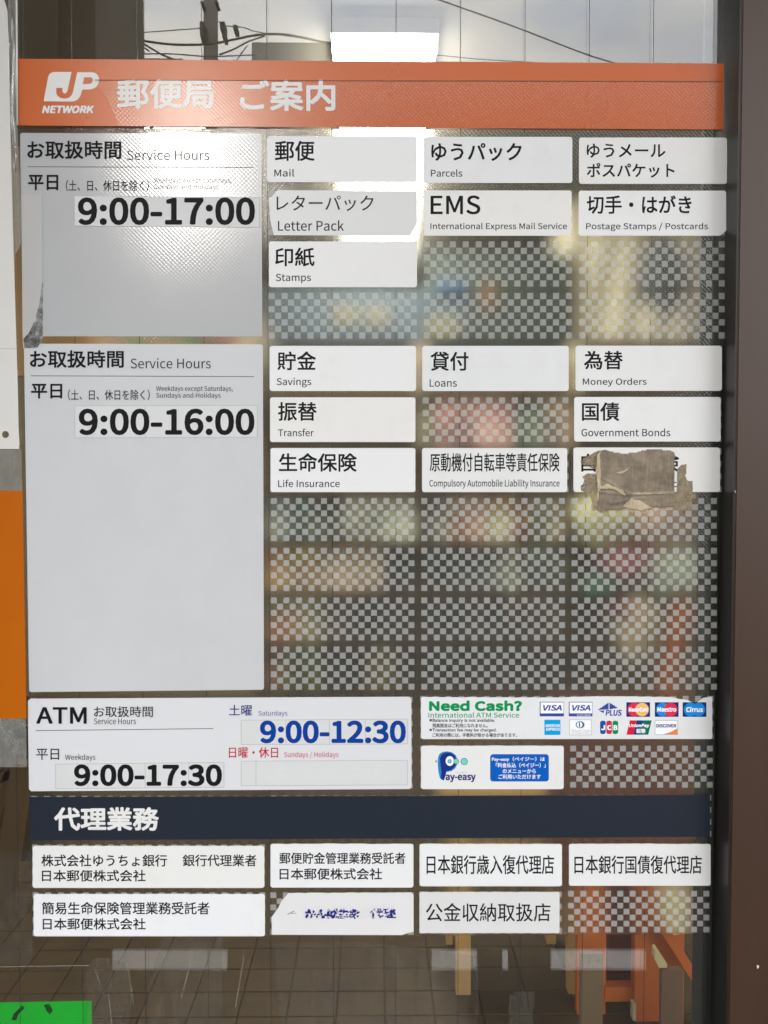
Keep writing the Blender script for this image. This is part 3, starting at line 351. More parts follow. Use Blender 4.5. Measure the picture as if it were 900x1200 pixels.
# outer wall above, below and beside the window
M['ext'] = pbr('exterior_wall_tile', (.24, .2, .165), 0.7, var=.12, bump=.3)
struct('outer_wall', *(lambda b: (b.v, b.f))(MB().box((-4, -.02, 1.32), (4, .03, 3.2)).box((-4, -.02, GZ-.02), (4, .03, -1.2)).box((-4, -.02, -1.2), (-2.55, .03, 1.32)).box((2.55, -.02, -1.2), (4, .03, 1.32))), M['ext'])
M['added_eave'] = pbr('added_eave_soffit', (.35, .33, .30), 0.8, var=.1)
struct('added_eave', *(lambda b: (b.v, b.f))(MB().box((-4, -1.15, 1.40), (4, -.021, 1.5)).box((-4, -1.19, 1.36), (4, -1.151, 1.56))), M['added_eave'])  # unseen eave, added to hold sky light off the upper signs

# ceiling lamp seen through the glass
M['lampglow'] = mat('lamp_diffuser'); g = N(M['lampglow']); e = g.n('ShaderNodeEmission', i_Color=(1, .97, .88, 1), i_Strength=34.0); g.l(e.outputs[0], g.out.inputs[0])
M['lamp_metal'] = pbr('lamp_housing_white', (.7, .7, .68), 0.4)
LX = .03
lampc = thing('ceiling_lamp', 'long white fluorescent ceiling lamp glowing inside, seen above and between the signs', 'ceiling lamp', (LX, 2.4, CZ))
MB().box((LX-.15, 1.30, CZ-.045), (LX+.15, 3.45, CZ-.002)).build('lamp_housing', M['lamp_metal'], lampc)
d = MB().box((LX-.145, 1.33, CZ-.075), (LX+.145, 3.42, CZ-.046)).build('lamp_diffuser', M['lampglow'], lampc)
for yy in (1.345, 3.39): MB().box((LX-.15, yy-.012, CZ-.072), (LX+.15, yy+.012, CZ-.0455)).build('lamp_end_cap', M['lamp_metal'], lampc)

# ------------------------------------------------------------------ window: glass, wires, gasket, frame
M['glass'] = glassy('window_glass', (.97, .98, .97), .068)
M['wire'] = pbr('glass_wire', (.02, .02, .02), 0.5)
M['rubber'] = pbr('black_rubber', (.012, .011, .010), 0.4, var=.3, nscale=80)
M['bronze'] = pbr('brown_anodised_aluminium', lin((62, 41, 27)), 0.42, metal=0, spec=.6, dirt=(lin((78, 56, 42)), 45, .62, .9), var=.05, nscale=120, stretch=(1, 1, .02), bump=.04, bscale=400)
M['channel'] = pbr('dark_channel', lin((62, 54, 44)), 0.35, metal=.3, var=.2)
M['stile'] = pbr('dark_door_stile', lin((50, 52, 48)), 0.75, var=.15, spec=.2)
win = thing('window', 'wired glass shop window with black gasket and brown metal frame carrying the post office signs', 'window', (0, 0, 0))
xr_t, xr_b = at(861, 0).x, at(841, 1200).x
ztop, zbot = 1.27, -1.15
def edge_x(px_t, px_b, y):                   # x at the window's top and bottom for an edge measured at photo rows 0 and 1200
    a, b = at(px_t, 0, y), at(px_b, 1200, y); k = (a.x-b.x)/(a.z-b.z)
    return a.x+k*(ztop-a.z), b.x+k*(zbot-b.z)
gx_t, gx_b = edge_x(862, 838, 0); gx = (gx_t+gx_b)/2
MB().box((-2.5, 0, zbot), (gx+.004, .006, ztop)).build('glass_pane', M['glass'], win)
x = at(31, 1185).x; stepw = (at(841, 30).x-at(160, 30).x)/9
for k in range(12):
    xx = at(160, 30).x+stepw*(k-2)
    if xx > gx-.002: continue
    MB().box((xx-.00033, -.0001, zbot), (xx+.00033, .0002, ztop)).build('glass_wire', M['wire'], win)
bx = (edge_x(876, 845.8, -.03)[0]+edge_x(876, 845.8, -.03)[1])/2
MB().box((gx-.001, -.006, zbot), (gx+.007, -.0002, ztop)).box((gx+.001, -.009, zbot), (gx+.0045, -.0061, ztop)).build('rubber_gasket', M['rubber'], win)
MB().box((gx+.0072, -.0045, zbot), (gx+.026, .02, ztop)).build('frame_channel', M['channel'], win)
MB().box((bx-.0022, -.0285, zbot), (bx-.0002, .02, ztop)).build('black_seal', M['rubber'], win)
fr = MB().box((bx, -.03, zbot), (bx+.09, .025, ztop)).build('window_frame', M['bronze'], win)
bm = bmesh.new(); bm.from_mesh(fr.data); bmesh.ops.bevel(bm, geom=list(bm.edges), offset=.0012, segments=2, affect='EDGES'); bm.to_mesh(fr.data); bm.free()
M['chip'] = pbr('bare_metal_chip', (.75, .72, .68), 0.4)
sheet('paint_chip', [(887, 1131), (889.4, 1131.5), (889, 1134.5), (887.3, 1135)], -.0303, .0002, M['chip'], fr)
sheet('paint_chip', [(861, 575), (862.5, 575.5), (862, 578)], -.0303, .0002, M['chip'], fr)
MB().box((bx+.0905, 0, zbot), (2.5, .006, ztop)).build('glass_pane', M['glass'], win)
MB().box((-2.55, -.02, ztop), (bx+.09, .025, ztop+.05)).box((-2.55, -.02, zbot-.05), (bx+.09, .025, zbot)).box((bx+.0903, -.02, ztop), (2.55, .025, ztop+.05)).box((bx+.0903, -.02, zbot-.05), (2.55, .025, zbot)).build('window_rail', M['bronze'], win)
# inner sliding door stile behind the glass
xs0 = at(824, 280, .03).x; 
st = thing('door_stile', 'dark upright stile of the inner door close behind the glass at the right edge', 'door stile', (xs0, .03, zbot))
MB().box((at(823, 300, .014).x, .014, zbot), (gx+.02, .019, ztop)).box((at(842, 300, .03).x, .0191, zbot), (gx+.02, .045, ztop)).build('stile_profile', M['stile'], st)
MB().box((at(836, 300, .01).x, .0095, zbot), (at(836, 300, .01).x+.003, .0135, ztop)).build('weather_strip', M['rubber'], st)

# scuffs, old adhesive and scratches on the lower glass
M['scuff'] = glassy('dried_adhesive_haze', (.97, .97, .97), .03, rough=.3, haze=.17, hazecol=(.5, .47, .40), hazenoise=(330, .48, .8))
M['scuff2'] = glassy('rubbed_glass_haze', (.98, .98, .98), .03, rough=.3, haze=.05, hazecol=(.5, .5, .45), hazenoise=(90, .45, .8, (1, 1, .35)))
M['scratch'] = alpha_print('scratch_line', (.7, .68, .62), .16)
for pts, mt in (([(103, 1128), (118, 1122), (150, 1130), (156, 1165), (150, 1199), (128, 1205), (103, 1205), (100, 1160)], M['scuff']),
                ([(597, 1166), (612, 1162), (626, 1163), (624, 1205), (596, 1205)], M['scuff']),
                ([(455, 1120), (475, 1132), (489, 1142), (495, 1144), (480, 1146), (462, 1140)], M['scuff2']),
                ([(190, 1100), (260, 1100), (262, 1205), (160, 1205)], M['scuff2']),
                ([(322, 1106), (420, 1104), (560, 1120), (560, 1205), (330, 1205)], M['scuff2']),
                ([(0, 1000), (36, 1000), (38, 1130), (0, 1130)], M['scuff2'])):
    sheet('adhesive_residue', ragged(pts, 2.2, 3), -.0003, .00015, mt, win)
for (x0, y0, x1, y1, wd) in ((150, 1135, 157, 1180, .5), (0, 1133, 104, 1131.5, .7), (127, 1165, 131, 1200, .7), (228, 1112, 212, 1170, .5), (286, 1120, 276, 1180, .5), (111, 1136, 116, 1150, .8), (116, 1157, 124, 1168, .8)):
    o = sheet('scratch', [(x0-wd/2, y0-wd/2), (x1-wd/2, y1-wd/2), (x1+wd/2, y1+wd/2), (x0+wd/2, y0+wd/2)], -.0004, .00008, M['scratch'], win)

# ------------------------------------------------------------------ the printed film behind all the stickers
M['film'] = glassy('embossed_window_film', (.98, .98, .96), .022, rough=.06, haze=.012, hazecol=(.5, .5, .42), blur=.215, hatch=.14, hazenoise='hatch', ior=1.22)
M['check'] = alpha_print('checker_print_ink', (.62, .63, .62), .42)
film = thing('window_film', 'clear embossed film with a pale grey checkerboard print on the glass behind the stickers', 'window film', tuple(at(430, 620, -.0005)))
sheet('film_sheet', [(22.5, 150), (852, 153), (833.6, 1094.5), (39.5, 1099)], -.0006, .0003, M['film'], film)
slots = []
for (ya, yb, yl) in ((160.5, 214, 0), (223, 275.7, 0), (282.5, 336, 0), (343, 397, 0)):
    slots += [(314.5, ya, 488.8, yb), (496.5, ya, 670.5, yb), (678.6, ya, 849.5, yb)]
for (ya, yb) in ((405.5, 458), (465.5, 518), (525, 577)):
    slots += [(316.6, ya, 487.3, yb), (495.2, ya, 666.4, yb), (674.2, ya, 845.5, yb)]
for (ya, yb) in ((583.5, 634.2), (641.7, 692.7), (700, 750.7), (757.4, 808.4)):
    slots += [(317.3, ya, 485.8, yb), (493.5, ya, 662.2, yb), (669.6, ya, 840.3, yb)]
slots += [(492.3, 815.3, 662.2, 866), (668.4, 815.3, 836.2, 866), (492.3, 873.7, 660.8, 923.6), (668, 873.7, 835.4, 923.2), (315.6, 815.6, 484, 866), (315.6, 873.7, 484, 925)]
slots += [(36, 931.7, 310, 982), (316.7, 931.3, 485, 982), (492, 931, 658, 982), (665.5, 930.5, 834, 981.5)]
slots += [(37, 988.6, 311, 1040), (316.3, 988, 485, 1040), (490.8, 988, 659.3, 1039), (666, 988, 833.4, 1039), (38, 1045.5, 311, 1097), (316.7, 1045.5, 485, 1095.5), (491, 1044.6, 658.3, 1094.2), (665.6, 1043.8, 831.3, 1092.8)]
v, f = [], []
for (x0, y0, x1, y1) in slots:
    a, b, c, d = at(x0, y0, -.00065), at(x1, y0, -.00065), at(x0, y1, -.00065), at(x1, y1, -.00065)
    nx = 2*round(((x1-x0)/7.37-1)/2)+1; ny = 7
    if (y0 > 925 or x1 < 485) and y0 < 1042 and not (580 < y0 < 812): a, b, c, d = at(x0+.3, y0+.8, -.00065), at(x1-.3, y0+.8, -.00065), at(x0+.3, y1-.8, -.00065), at(x1-.3, y1-.8, -.00065)
    for i in range(nx):
        for j in range(ny):
            if (i+j) % 2: continue
            q = []
            for (u, w_) in ((i, j), (i, j+1), (i+1, j+1), (i+1, j)):
                u = (u+(.03 if u == i else -.03))/nx; w_ = (w_+(.03 if w_ == j else -.03))/ny
                q.append(tuple(a*(1-u)*(1-w_)+b*u*(1-w_)+c*(1-u)*w_+d*u*w_))
            n = len(v); v += q; f.append((n, n+1, n+2, n+3))
ck = obj('checker_print', v, f, M['check'], film); ck['kind'] = 'stuff'

# ------------------------------------------------------------------ orange header
T = -.00125
hd = thing('header_sign', 'wide glossy orange header strip with white lettering above all the panels', 'sign', tuple(at(434, 110, -.001)))
sheet('strip', rrect(20.4, 68.8, 848.2, 149.5, 1.5) if 0 else [(20.4, 68.8), (848.3, 74.4), (847.7, 151.8), (21, 147)], -.0012, .0005, M['orange'], hd)
k = 1/6
lg = [(308,712),(316,660),(338,545),(344,527),(355,514),(375,506),(505,506),(545,508),(640,508),(668,512),(686,526),(696,550),(695,578),(686,600),(668,618),(640,628),(578,630),(572,655),(562,680),(545,702),(520,712),(495,714)]
sheet('logo', [(a*k, b*k) for a, b in lg], -.00125, .00003, M['white_print'], hd)
hook = [(505,500),(545,500),(512,650),(500,674),(482,688),(455,693),(425,688),(403,672),(395,650),(396,618),(440,618),(438,640),(448,657),(464,655),(474,640)]
sheet('logo_hook', [(a*k, b*k) for a, b in hook], -.0013, .00003, M['orange'], hd)
sheet('logo_counter', [(a*k, b*k) for a, b in [(592,543),(636,543),(650,550),(654,563),(648,580),(632,590),(581,591)]], -.0013, .00003, M['orange'], hd)
put('NETWORK', (49, 123.5, 110.5, 133), M['white_print'], hd, bold=.75, slant=.2)
put('郵便局', (137, 92.6, 250.7, 127.6), M['white_print'], hd, bold=1.0)
put('ご案内', (281, 93.2, 393, 130.2), M['white_print'], hd, bold=1.0)
M['clear'] = glassy('clear_laminate', (.99, .99, .99), .010, rough=.14, hatch=.07)
cl = thing('clear_laminate', 'clear embossed laminate strip over the lower part of the orange header', 'laminate', tuple(at(480, 120, -.0015)))
sheet('laminate_sheet', [(110, 93.5), (848.3, 95.5), (847.7, 151), (140, 147.6), (128, 120)], -.0017, .0002, M['clear'], cl)
line(111, 93.6, 848, 95.5, .7, pbr('laminate_edge_dirt', (.22, .07, .03), .4), cl, -.0018, 'laminate_edge')

# ------------------------------------------------------------------ the service hours panels
def panel(label, pts, mt, cx, cy):
    t = thing('hours_panel', label, 'sign panel', tuple(at(cx, cy, -.001)), 'service hours panels')
    sheet('panel_sheet', pts, -.0012, .0005, mt, t); return t
a = panel('upper left grey service hours panel, 9:00-17:00, shiny embossed and catching the sun', [(23.4, 157.5), (25, 155.8), (304.5, 156.8), (306.3, 158.5), (307.4, 392.8), (306, 394.4), (28.5, 394), (27, 392.5)], M['panel_a'], 165, 275)
put('お取扱時間', (31.7, 164.7, 142.2, 186.4), M['black'], a, bold=.55)
put('Service Hours', (148.8, 175.6, 245.3, 187.6), M['grey_print'], a)
line(32, 195.4, 297, 196.2, .8, M['grey_print'], a, T)
put('平日', (32.7, 204.7, 68.4, 223.2), M['black'], a, bold=.55)
put('（土、日、休日を除く）', (77, 211, 174.5, 224), M['ink'], a, bold=.1)
put('Weekdays except Saturdays,', (180.3, 208.2, 271, 215.6), M['grey_print'], a)
put('Sundays and Holidays', (180.3, 215.6, 256, 223.3), M['grey_print'], a)
b = panel('tall grey-white service hours panel, 9:00-16:00, in the middle left', [(28, 404.5), (29.6, 402.7), (306, 403.4), (308, 405), (309.3, 806.5), (307.6, 808.3), (36, 811), (34.2, 809.5)], M['panel'], 170, 600)
put('お取扱時間', (34.8, 410.3, 145.2, 431.2), M['black'], b, bold=.55)
put('Service Hours', (153, 419.7, 247, 431.8), M['ink'], b)
line(36, 440.4, 298, 441.3, .8, M['grey_print'], b, T)
put('平日', (36.3, 449.6, 73, 467.3), M['black'], b, bold=.55)
put('（土、日、休日を除く）', (79.5, 456.5, 175.5, 469), M['ink'], b, bold=.1)
put('Weekdays except Saturdays,', (183, 452, 272.6, 459.8), M['ink'], b)
put('Sundays and Holidays', (183, 460, 258.6, 467.6), M['ink'], b)
c = panel('wide grey-white ATM hours panel with black and blue times above the navy band', rrect(32.6, 818, 482, 925.5, 3.5) if 0 else [(32.6, 821.5), (35.5, 818.8), (479.5, 816.6), (482, 819), (482.3, 922), (479.8, 924.6), (36.5, 927.2), (34, 924.8)], pbr('atm_panel_vinyl', (.70, .71, .735), .4, var=.015, nscale=18), 258, 872)
put('ATM', (42.3, 828.5, 101.8, 848.3), M['black'], c, bold=.75)
put('お取扱時間', (110, 827.6, 179.2, 840.4), M['ink'], c, bold=.15)
put('Service Hours', (110, 841.4, 159.3, 848.8), M['ink'], c)
line(41.7, 856.2, 250, 853.8, .8, M['grey_print'], c, T)
put('平日', (42.3, 877.4, 69.3, 890.6), M['ink'], c, bold=.15)
put('Weekdays', (76.3, 883.8, 111.8, 892.3), M['ink'], c)
put('土曜', (268.3, 826, 295.4, 838.8), M['dblue'], c, bold=.1)
put('Saturdays', (302.8, 832.6, 336.8, 840.3), M['lblue'], c)
put('日曜・休日', (268.3, 875.4, 325.8, 888.2), M['red'], c, bold=.1)
put('Sundays / Holidays', (332.8, 880.8, 396.8, 889), M['pale_red'], c)

def patch(label, pts, txt, box, mt, seams=()):
    t = thing('number_sticker', label, 'number sticker', tuple(at((pts[0][0]+pts[2][0])/2, (pts[0][1]+pts[2][1])/2, -.0014)), 'opening time stickers')
    sheet('sticker_sheet', pts, -.00142, .0002, M['patch'], t)
    for (x0, y0, x1, y1) in seams: line_seam(x0, y0, x1, y1, t)
    for (p, q) in zip(pts, pts[1:]+pts[:1]): line_seam(p[0], p[1], q[0], q[1], t)
    if txt: put(txt, box, mt, t, y=-.00147, bold=1.35)
    return t
M['seam'] = pbr('patch_edge_dirt', (.42, .43, .43), .5)
def line_seam(x0, y0, x1, y1, t):
    l = math.hypot(x1-x0, y1-y0); nx, ny = -(y1-y0)/l*.28, (x1-x0)/l*.28
    sheet('patch_edge', [(x0+nx, y0+ny), (x1+nx, y1+ny), (x1-nx, y1-ny), (x0-nx, y0-ny)], -.00144, .00002, M['seam'], t)
patch('white strip with bold black 9:00-17:00 on the upper left panel', [(87.2, 229.6), (304, 231.3), (303.6, 266.4), (87.4, 264.6)], '9:00-17:00', (91.2, 231.2, 298.9, 263.8), M['black'])
patch('white strip with bold black 9:00-16:00 on the tall panel', [(87.6, 475.6), (301.5, 475.2), (301.5, 512.4), (87.8, 513)], '9:00-16:00', (92.2, 478.8, 298.3, 510), M['black'], ((170, 475.4, 170, 512.6),))
patch('white strip with bold black 9:00-17:30 on the ATM panel', [(65, 895.5), (262.5, 893.4), (262.6, 922.6), (65.3, 924.2)], '9:00-17:30', (86.6, 895.6, 260.2, 921.4), M['black'], ((103, 895, 103, 924), (170, 894.3, 170, 923.5), (221, 893.8, 221, 923)))
patch('white strip with bold blue 9:00-12:30 at the right of the ATM panel', [(282.6, 844), (477.8, 842.6), (477.8, 871.8), (282.8, 872.6)], '9:00-12:30', (304.5, 844.2, 475.7, 871.2), M['blue'], ((335, 843.6, 335, 872.2), (386, 843.2, 386, 872.1), (428, 843, 428, 872)))
q = patch('blank white strip with peeled number traces at the lower right of the ATM panel', [(282.6, 892), (477.6, 891), (477.6, 919.8), (282.8, 921)], None, None, None, ((300, 892, 300, 920.8),))
M['trace'] = alpha_print('peeled_number_trace', (.83, .84, .85), .8)
for x0, ch in ((303, '1'), (316, '-'), (330, '-'), (346, '-'), (366, 'U'), (382, '0'), (400, '5'), (417, '-'), (434, '1'), (446, 'U'), (460, '1')):
    put(ch, (x0, 898 if ch != '-' else 904, x0+(3 if ch == '1' else 10), 908 if ch != '-' else 907), M['trace'], q, y=-.00147, bold=.5, name='number_trace')

# peeling strip at the left edge of the upper panel
M['strip'] = pbr('old_tape_grey', (.47, .47, .46), .4, var=.03, nscale=30, dirt=((.12, .12, .11), 22, .62, .8))
ps = thing('peeling_tape', 'old grey tape strip with black mould over the lower left edge of the upper panel', 'tape', tuple(at(38, 320, -.0016)))
sheet('tape_strip', [(24.3, 175), (49.4, 232), (50.3, 392), (48.5, 398), (44, 407.5), (27, 408.3), (26.6, 390), (24.5, 235)], -.00165, .0004, M['strip'], ps) if 0 else sheet('tape_strip', [(25, 228), (49.4, 228), (50.3, 392), (48.5, 398), (44, 407.5), (27, 408.3), (26.4, 390)], -.00165, .0004, M['strip'], ps)
M['mould'] = glassy('black_mould', (1, 1, 1), .01, rough=.5, haze=.7, hazecol=(.05, .05, .045), hazenoise=(75, .40, .72))
sheet('mould_stain', ragged([(50, 330), (50.2, 392), (48, 398), (44, 407), (28, 407.8), (27.4, 398), (35, 388), (42, 372), (47, 350)], .8, 3), -.00172, .00005, M['mould'], ps)

# ------------------------------------------------------------------ white service stickers
def tile(label, outline, texts, mt=None, y=-.0012, th=.0005, name='service_sticker', group='white service stickers', cat='sticker'):
    cx = sum(p[0] for p in outline)/len(outline); cy = sum(p[1] for p in outline)/len(outline)
    t = thing(name, label, cat, tuple(at(cx, cy, -.001)), group)
    sheet('sticker_sheet', outline, y, th, mt or random.choice(TILES), t)
    for s in texts:
        kw = dict(s[2]) if len(s) > 2 else {'bold': .14}
        m_ = kw.pop('m', 'ink')
        put(s[0], s[1], M[m_], t, y=y-.00005, **kw)
    return t
B = {'m': 'black', 'bold': .5}
B2 = {'m': 'black', 'bold': .38}
tile('white sticker reading Mail, top left of the service grid under the header', rrect(312.9, 159.6, 488.5, 213.4), (('郵便', (322, 164.8, 368.8, 188.8), B), ('Mail', (321.4, 198, 344.8, 207))))
tile('white sticker reading Parcels, middle of the top row', rrect(496.4, 160.4, 670.7, 214.4), (('ゆうパック', (505.2, 167.4, 611.5, 188.8), B), ('Parcels', (505, 198.3, 541.8, 207.2))))
tile('white sticker with two lines of large Japanese and no English, top right of the grid', rrect(678.6, 161.2, 852, 215.4), (('ゆうメール', (687.4, 168.2, 779.9, 185), B2), ('ポスパケット', (687.6, 190.8, 790.6, 208.3), B2)))
tile('slightly grey sticker with clipped corners reading Letter Pack, below the Mail sticker', [(315.2, 234), (325.5, 222.8), (488.7, 224), (488.6, 262), (480.5, 276.3), (321, 275.6), (316.5, 258)], (('レターパック', (324, 229, 437.8, 247.4), {'m': 'ink', 'bold': .1}), ('Letter Pack', (325.7, 258, 403, 270.6))), pbr('greyed_sticker_vinyl', (.70, .71, .72), .35, var=.02))
tile('white sticker reading EMS, in the middle of the second row', rrect(496.4, 223.2, 669.8, 276.2), (('EMS', (504.4, 228.9, 563, 251.4), B), ('International Express Mail Service', (504.4, 261, 664.4, 270.6))))
tile('white sticker with one clipped corner reading Postage Stamps / Postcards, right of the second row', rrect(678.2, 223.5, 851, 276.2, cut={'br': (7, 6)}), (('切手・はがき', (687.4, 228.8, 810.6, 250.8), B), ('Postage Stamps / Postcards', (686.8, 261, 829.8, 271))))
tile('white sticker reading Stamps, alone in the third row at the left', rrect(315.2, 283, 488.7, 336.6), (('印紙', (322.2, 290, 368.8, 312.4), B), ('Stamps', (323.2, 320.8, 364.5, 332))))
tile('white sticker reading Savings, left of the middle group', rrect(316, 405.3, 487.5, 458.2), (('貯金', (325, 411.6, 370.5, 434), B), ('Savings', (324.2, 442.7, 364.8, 454))))
tile('white sticker reading Loans, between the Savings and Money Orders stickers', rrect(494.8, 405.3, 666.5, 458.2), (('貸付', (504.4, 412, 549.2, 434.7), B), ('Loans', (503.4, 444.4, 535.5, 453.4))))
tile('white sticker reading Money Orders, right of the middle group', rrect(674.5, 405.1, 846, 458), (('為替', (684.2, 411, 730, 433.2), B), ('Money Orders', (683, 443, 757.8, 453.2))))
tile('white sticker reading Transfer, under the Savings sticker', rrect(316.4, 465.6, 486.8, 518), (('振替', (325.6, 471, 371.2, 493.4), B), ('Transfer', (325.8, 502.3, 367.7, 511.4))))
tile('white sticker reading Government Bonds, under the Money Orders sticker', rrect(672.9, 465.2, 844.5, 517.4), (('国債', (681.8, 471.4, 725.9, 493.5), B), ('Government Bonds', (681.3, 502, 785.6, 511.4))))
tile('white sticker reading Life Insurance, under the Transfer sticker', rrect(317, 525, 486.7, 576.7), (('生命保険', (326.7, 530.8, 418.2, 553), B), ('Life Insurance', (325.8, 562, 398.2, 571))))
tile('white sticker reading Compulsory Automobile Liability Insurance in narrow letters', rrect(494.6, 525, 664.6, 576.7), (('原動機付自転車等責任保険', (503.6, 530.8, 655.8, 552.8), {'m': 'black', 'bold': .25}), ('Compulsory Automobile Liability Insurance', (503.2, 561.8, 655.8, 572.6))))
tile('white insurance sticker mostly hidden by the torn brown tape', rrect(672, 524.4, 843.7, 576.6), (('自動車保険', (681, 531.5, 796, 553), B), ('Automobile Insurance', (682, 562, 800, 571))))

# navy band and agency stickers
nb = thing('section_band', 'long dark navy band with bold white lettering under the ATM panel', 'sign', tuple(at(434, 958, -.001)))
sheet('band_sheet', [(34.6, 934), (832, 931.6), (832, 980.7), (36, 984.8)], -.0012, .0005, M['navy'], nb)
put('代理業務', (63.3, 945.8, 186.3, 973.6), M['white_print'], nb, bold=.95)
top_rag = lambda x, y: y < 1000 or (1040 < y < 1050) or (810 < y < 822) or (870 < y < 877)
A2 = {'m': 'black', 'bold': .28}
def agency(label, out, texts, **k): return tile(label, ragged(out, .55, 5, lambda x, y: abs(y-min(p[1] for p in out)) < 2), texts, name='agency_sticker', group='white agency stickers', **k)
agency('wide white sticker with two Japanese lines, leftmost in the row under the navy band', rrect(38.2, 991.4, 309.7, 1040.6), (('株式会社ゆうちょ銀行', (48.4, 1001.3, 195.8, 1015.6), A2), ('銀行代理業者', (214, 1001.3, 300.6, 1015.4), A2), ('日本郵便株式会社', (49, 1019.3, 170.8, 1033.2), A2)))
agency('wide white sticker with two Japanese lines at the bottom left corner of the board', rrect(39.4, 1047.8, 310.4, 1097.2), (('簡易生命保険管理業務受託者', (49, 1056.8, 245.5, 1071.8), A2), ('日本郵便株式会社', (50, 1075.8, 170.8, 1089.7), A2)))
agency('narrower white sticker with two Japanese lines, second in the row under the navy band', rrect(317, 989, 484.5, 1040.2), (('郵便貯金管理業務受託者', (327.3, 998.8, 475.2, 1012.6), A2), ('日本郵便株式会社', (327.5, 1017.3, 447.8, 1031), A2)))
agency('white sticker with one tall line, third in the row under the navy band', rrect(491.7, 989, 658.5, 1038.6), (('日本銀行歳入復代理店', (499.8, 1002, 649.4, 1024.6), A2),))
agency('white sticker with one tall line of Japanese at the right end under the navy band', rrect(666.8, 989, 832.7, 1038), (('日本銀行国債復代理店', (673, 1002.4, 822.6, 1024.2), A2),))
agency('slightly grey sticker with one large line, right of the faded sticker', rrect(491.6, 1045.4, 655.7, 1093.5, 2), (('公金収納取扱店', (499, 1058.2, 645.2, 1080), {'m': 'black', 'bold': .2}),), mt=pbr('translucent_grey_sticker', (.70, .70, .70), .35, var=.03, nscale=50))
fs = agency('worn white sticker with a torn upper left corner and blue print scratched away', [(318.3, 1075), (326, 1064), (330, 1056), (338, 1046.8), (482, 1046), (484.6, 1049), (484.7, 1092), (478, 1093.4), (471, 1095.8), (318.6, 1095.4)], (('かんぽ生命', (357, 1064.4, 422, 1077), {'m': 'dblue', 'bold': 1.1, 'name': 'worn_lettering'}), ('代理', (433, 1064.2, 464.5, 1076.6), {'m': 'dblue', 'bold': .9, 'name': 'worn_lettering'})), mt=pbr('worn_sticker', (.74, .74, .75), .5, var=.04, nscale=45, bump=.3, bscale=60))
M['wornw'] = pbr('bare_sticker_scratch', (.72, .72, .74), .5)
for i in range(230):
    x = random.uniform(354, 468); y = random.uniform(1063.5, 1077.5); l = random.uniform(1.2, 5.0); a_ = random.uniform(-.5, 2.2); wd = random.uniform(.6, 1.9)
    if x > 372 and x < 400 and random.random() < .45: continue
    dx, dy = math.cos(a_)*l, -math.sin(a_)*l; nx, ny = -dy/l*wd/2, dx/l*wd/2
    sheet('scratched_spot', [(x+nx, y+ny), (x+dx+nx*.4, y+dy+ny*.4), (x+dx-nx, y+dy-ny), (x-nx, y-ny)], -.00136-i*.000001, .00001, M['wornw'], fs)
line(337, 1071.5, 345, 1067.5, .9, M['grey_print'], fs, T, 'ink_trace'); line(341, 1070.5, 347, 1070, .6, M['grey_print'], fs, T, 'ink_trace')

# ------------------------------------------------------------------ international ATM card sticker
nc = tile('long white sticker reading Need Cash? with card logos and a ragged upper edge', ragged([(494.5, 817), (656, 817.5), (700, 816), (760, 816.5), (786, 817), (806, 820.5), (815, 825), (824, 818), (834, 816.6), (834.8, 819), (834.6, 864), (833.6, 866), (496, 866.2), (493.4, 864.5), (493.2, 819)], .5, 5, lambda x, y: y < 830),
    (('International ATM Service', (502, 834.8, 608.4, 841), {'m': 'green', 'bold': .1}),
     ('※Balance inquiry is not available.', (503, 842, 580, 847.2)), ('残高照会はご利用になれません。', (506.7, 847.8, 571.5, 852.8)),
     ('※Transaction fee may be charged.', (503, 853.4, 582, 858.4)), ('ご利用の際には、手数料が掛かる場合があります。', (506.7, 859, 606, 863.8))),
    name='card_sticker', group='payment stickers')
put('Need Cash?', (502.7, 820.8, 611.8, 833.4), M['green'], nc, bold=.95, y=-.00125)
CP = {k: ink(v, 'card_'+k) for k, v in dict(white=(244, 245, 248), frame=(52, 74, 160), navy=(34, 40, 110), mred=(222, 48, 78), mora=(240, 190, 120), mblue=(20, 140, 220), amex=(0, 160, 222), jblue=(20, 80, 160), jred=(205, 40, 80), jgreen=(0, 140, 90), ugreen=(0, 110, 90), ured=(215, 30, 60), ublue=(10, 60, 130), grey=(150, 160, 170), dorange=(240, 130, 60), teal=(40, 100, 130)).items()}
def circ(cx, cy, rx, ry=None, n=20): return [(cx+rx*math.cos(2*math.pi*i/n), cy+(ry or rx)*math.sin(2*math.pi*i/n)) for i in range(n)]
def card(x0, y0, x1, y1, c, name='card_logo'):
    return sheet(name, [(x0, y0), (x1, y0), (x1, y1), (x0, y1)], -.00123, .00002, CP[c], nc)
def sub(pts, c, par, lv=1, name='logo_shape'): return sheet(name, pts, -.00123-.00002*lv, .00001, CP[c], par)
def rect(x0, y0, x1, y1): return [(x0, y0), (x1, y0), (x1, y1), (x0, y1)]
for x0, x1, s in ((632.5, 660.8, ''), (666.5, 694.3, 'e')):
    o = card(x0, 822.5, x1, 839.5, 'frame'); sub(rect(x0+1, 823.2, x1-.4, 836), 'white', o)
    put('VISA', (x0+3.8, 826, x1-2.2, 833), CP['frame'], o, y=-.00128, bold=.45, slant=.2)
o = card(666.5, 837, 666.6, 837.1, 'frame')
put('ELECTRON', (676.5, 837, 692, 839.2), CP['white'], o, y=-.00128)
o = sub([(700.3, 832), (713.2, 823.3), (713.2, 831.3)], 'frame', nc, 0, 'card_logo'); sub([(714.2, 823.3), (724, 829.5), (714.2, 831.3)], 'frame', o, 0)
sub([(701.5, 832.8), (708, 832.6), (707.5, 835.6)], 'frame', o, 0)
put('PLUS', (709.5, 831.6, 728.8, 839), CP['frame'], o, y=-.00128, bold=.45, slant=.15)
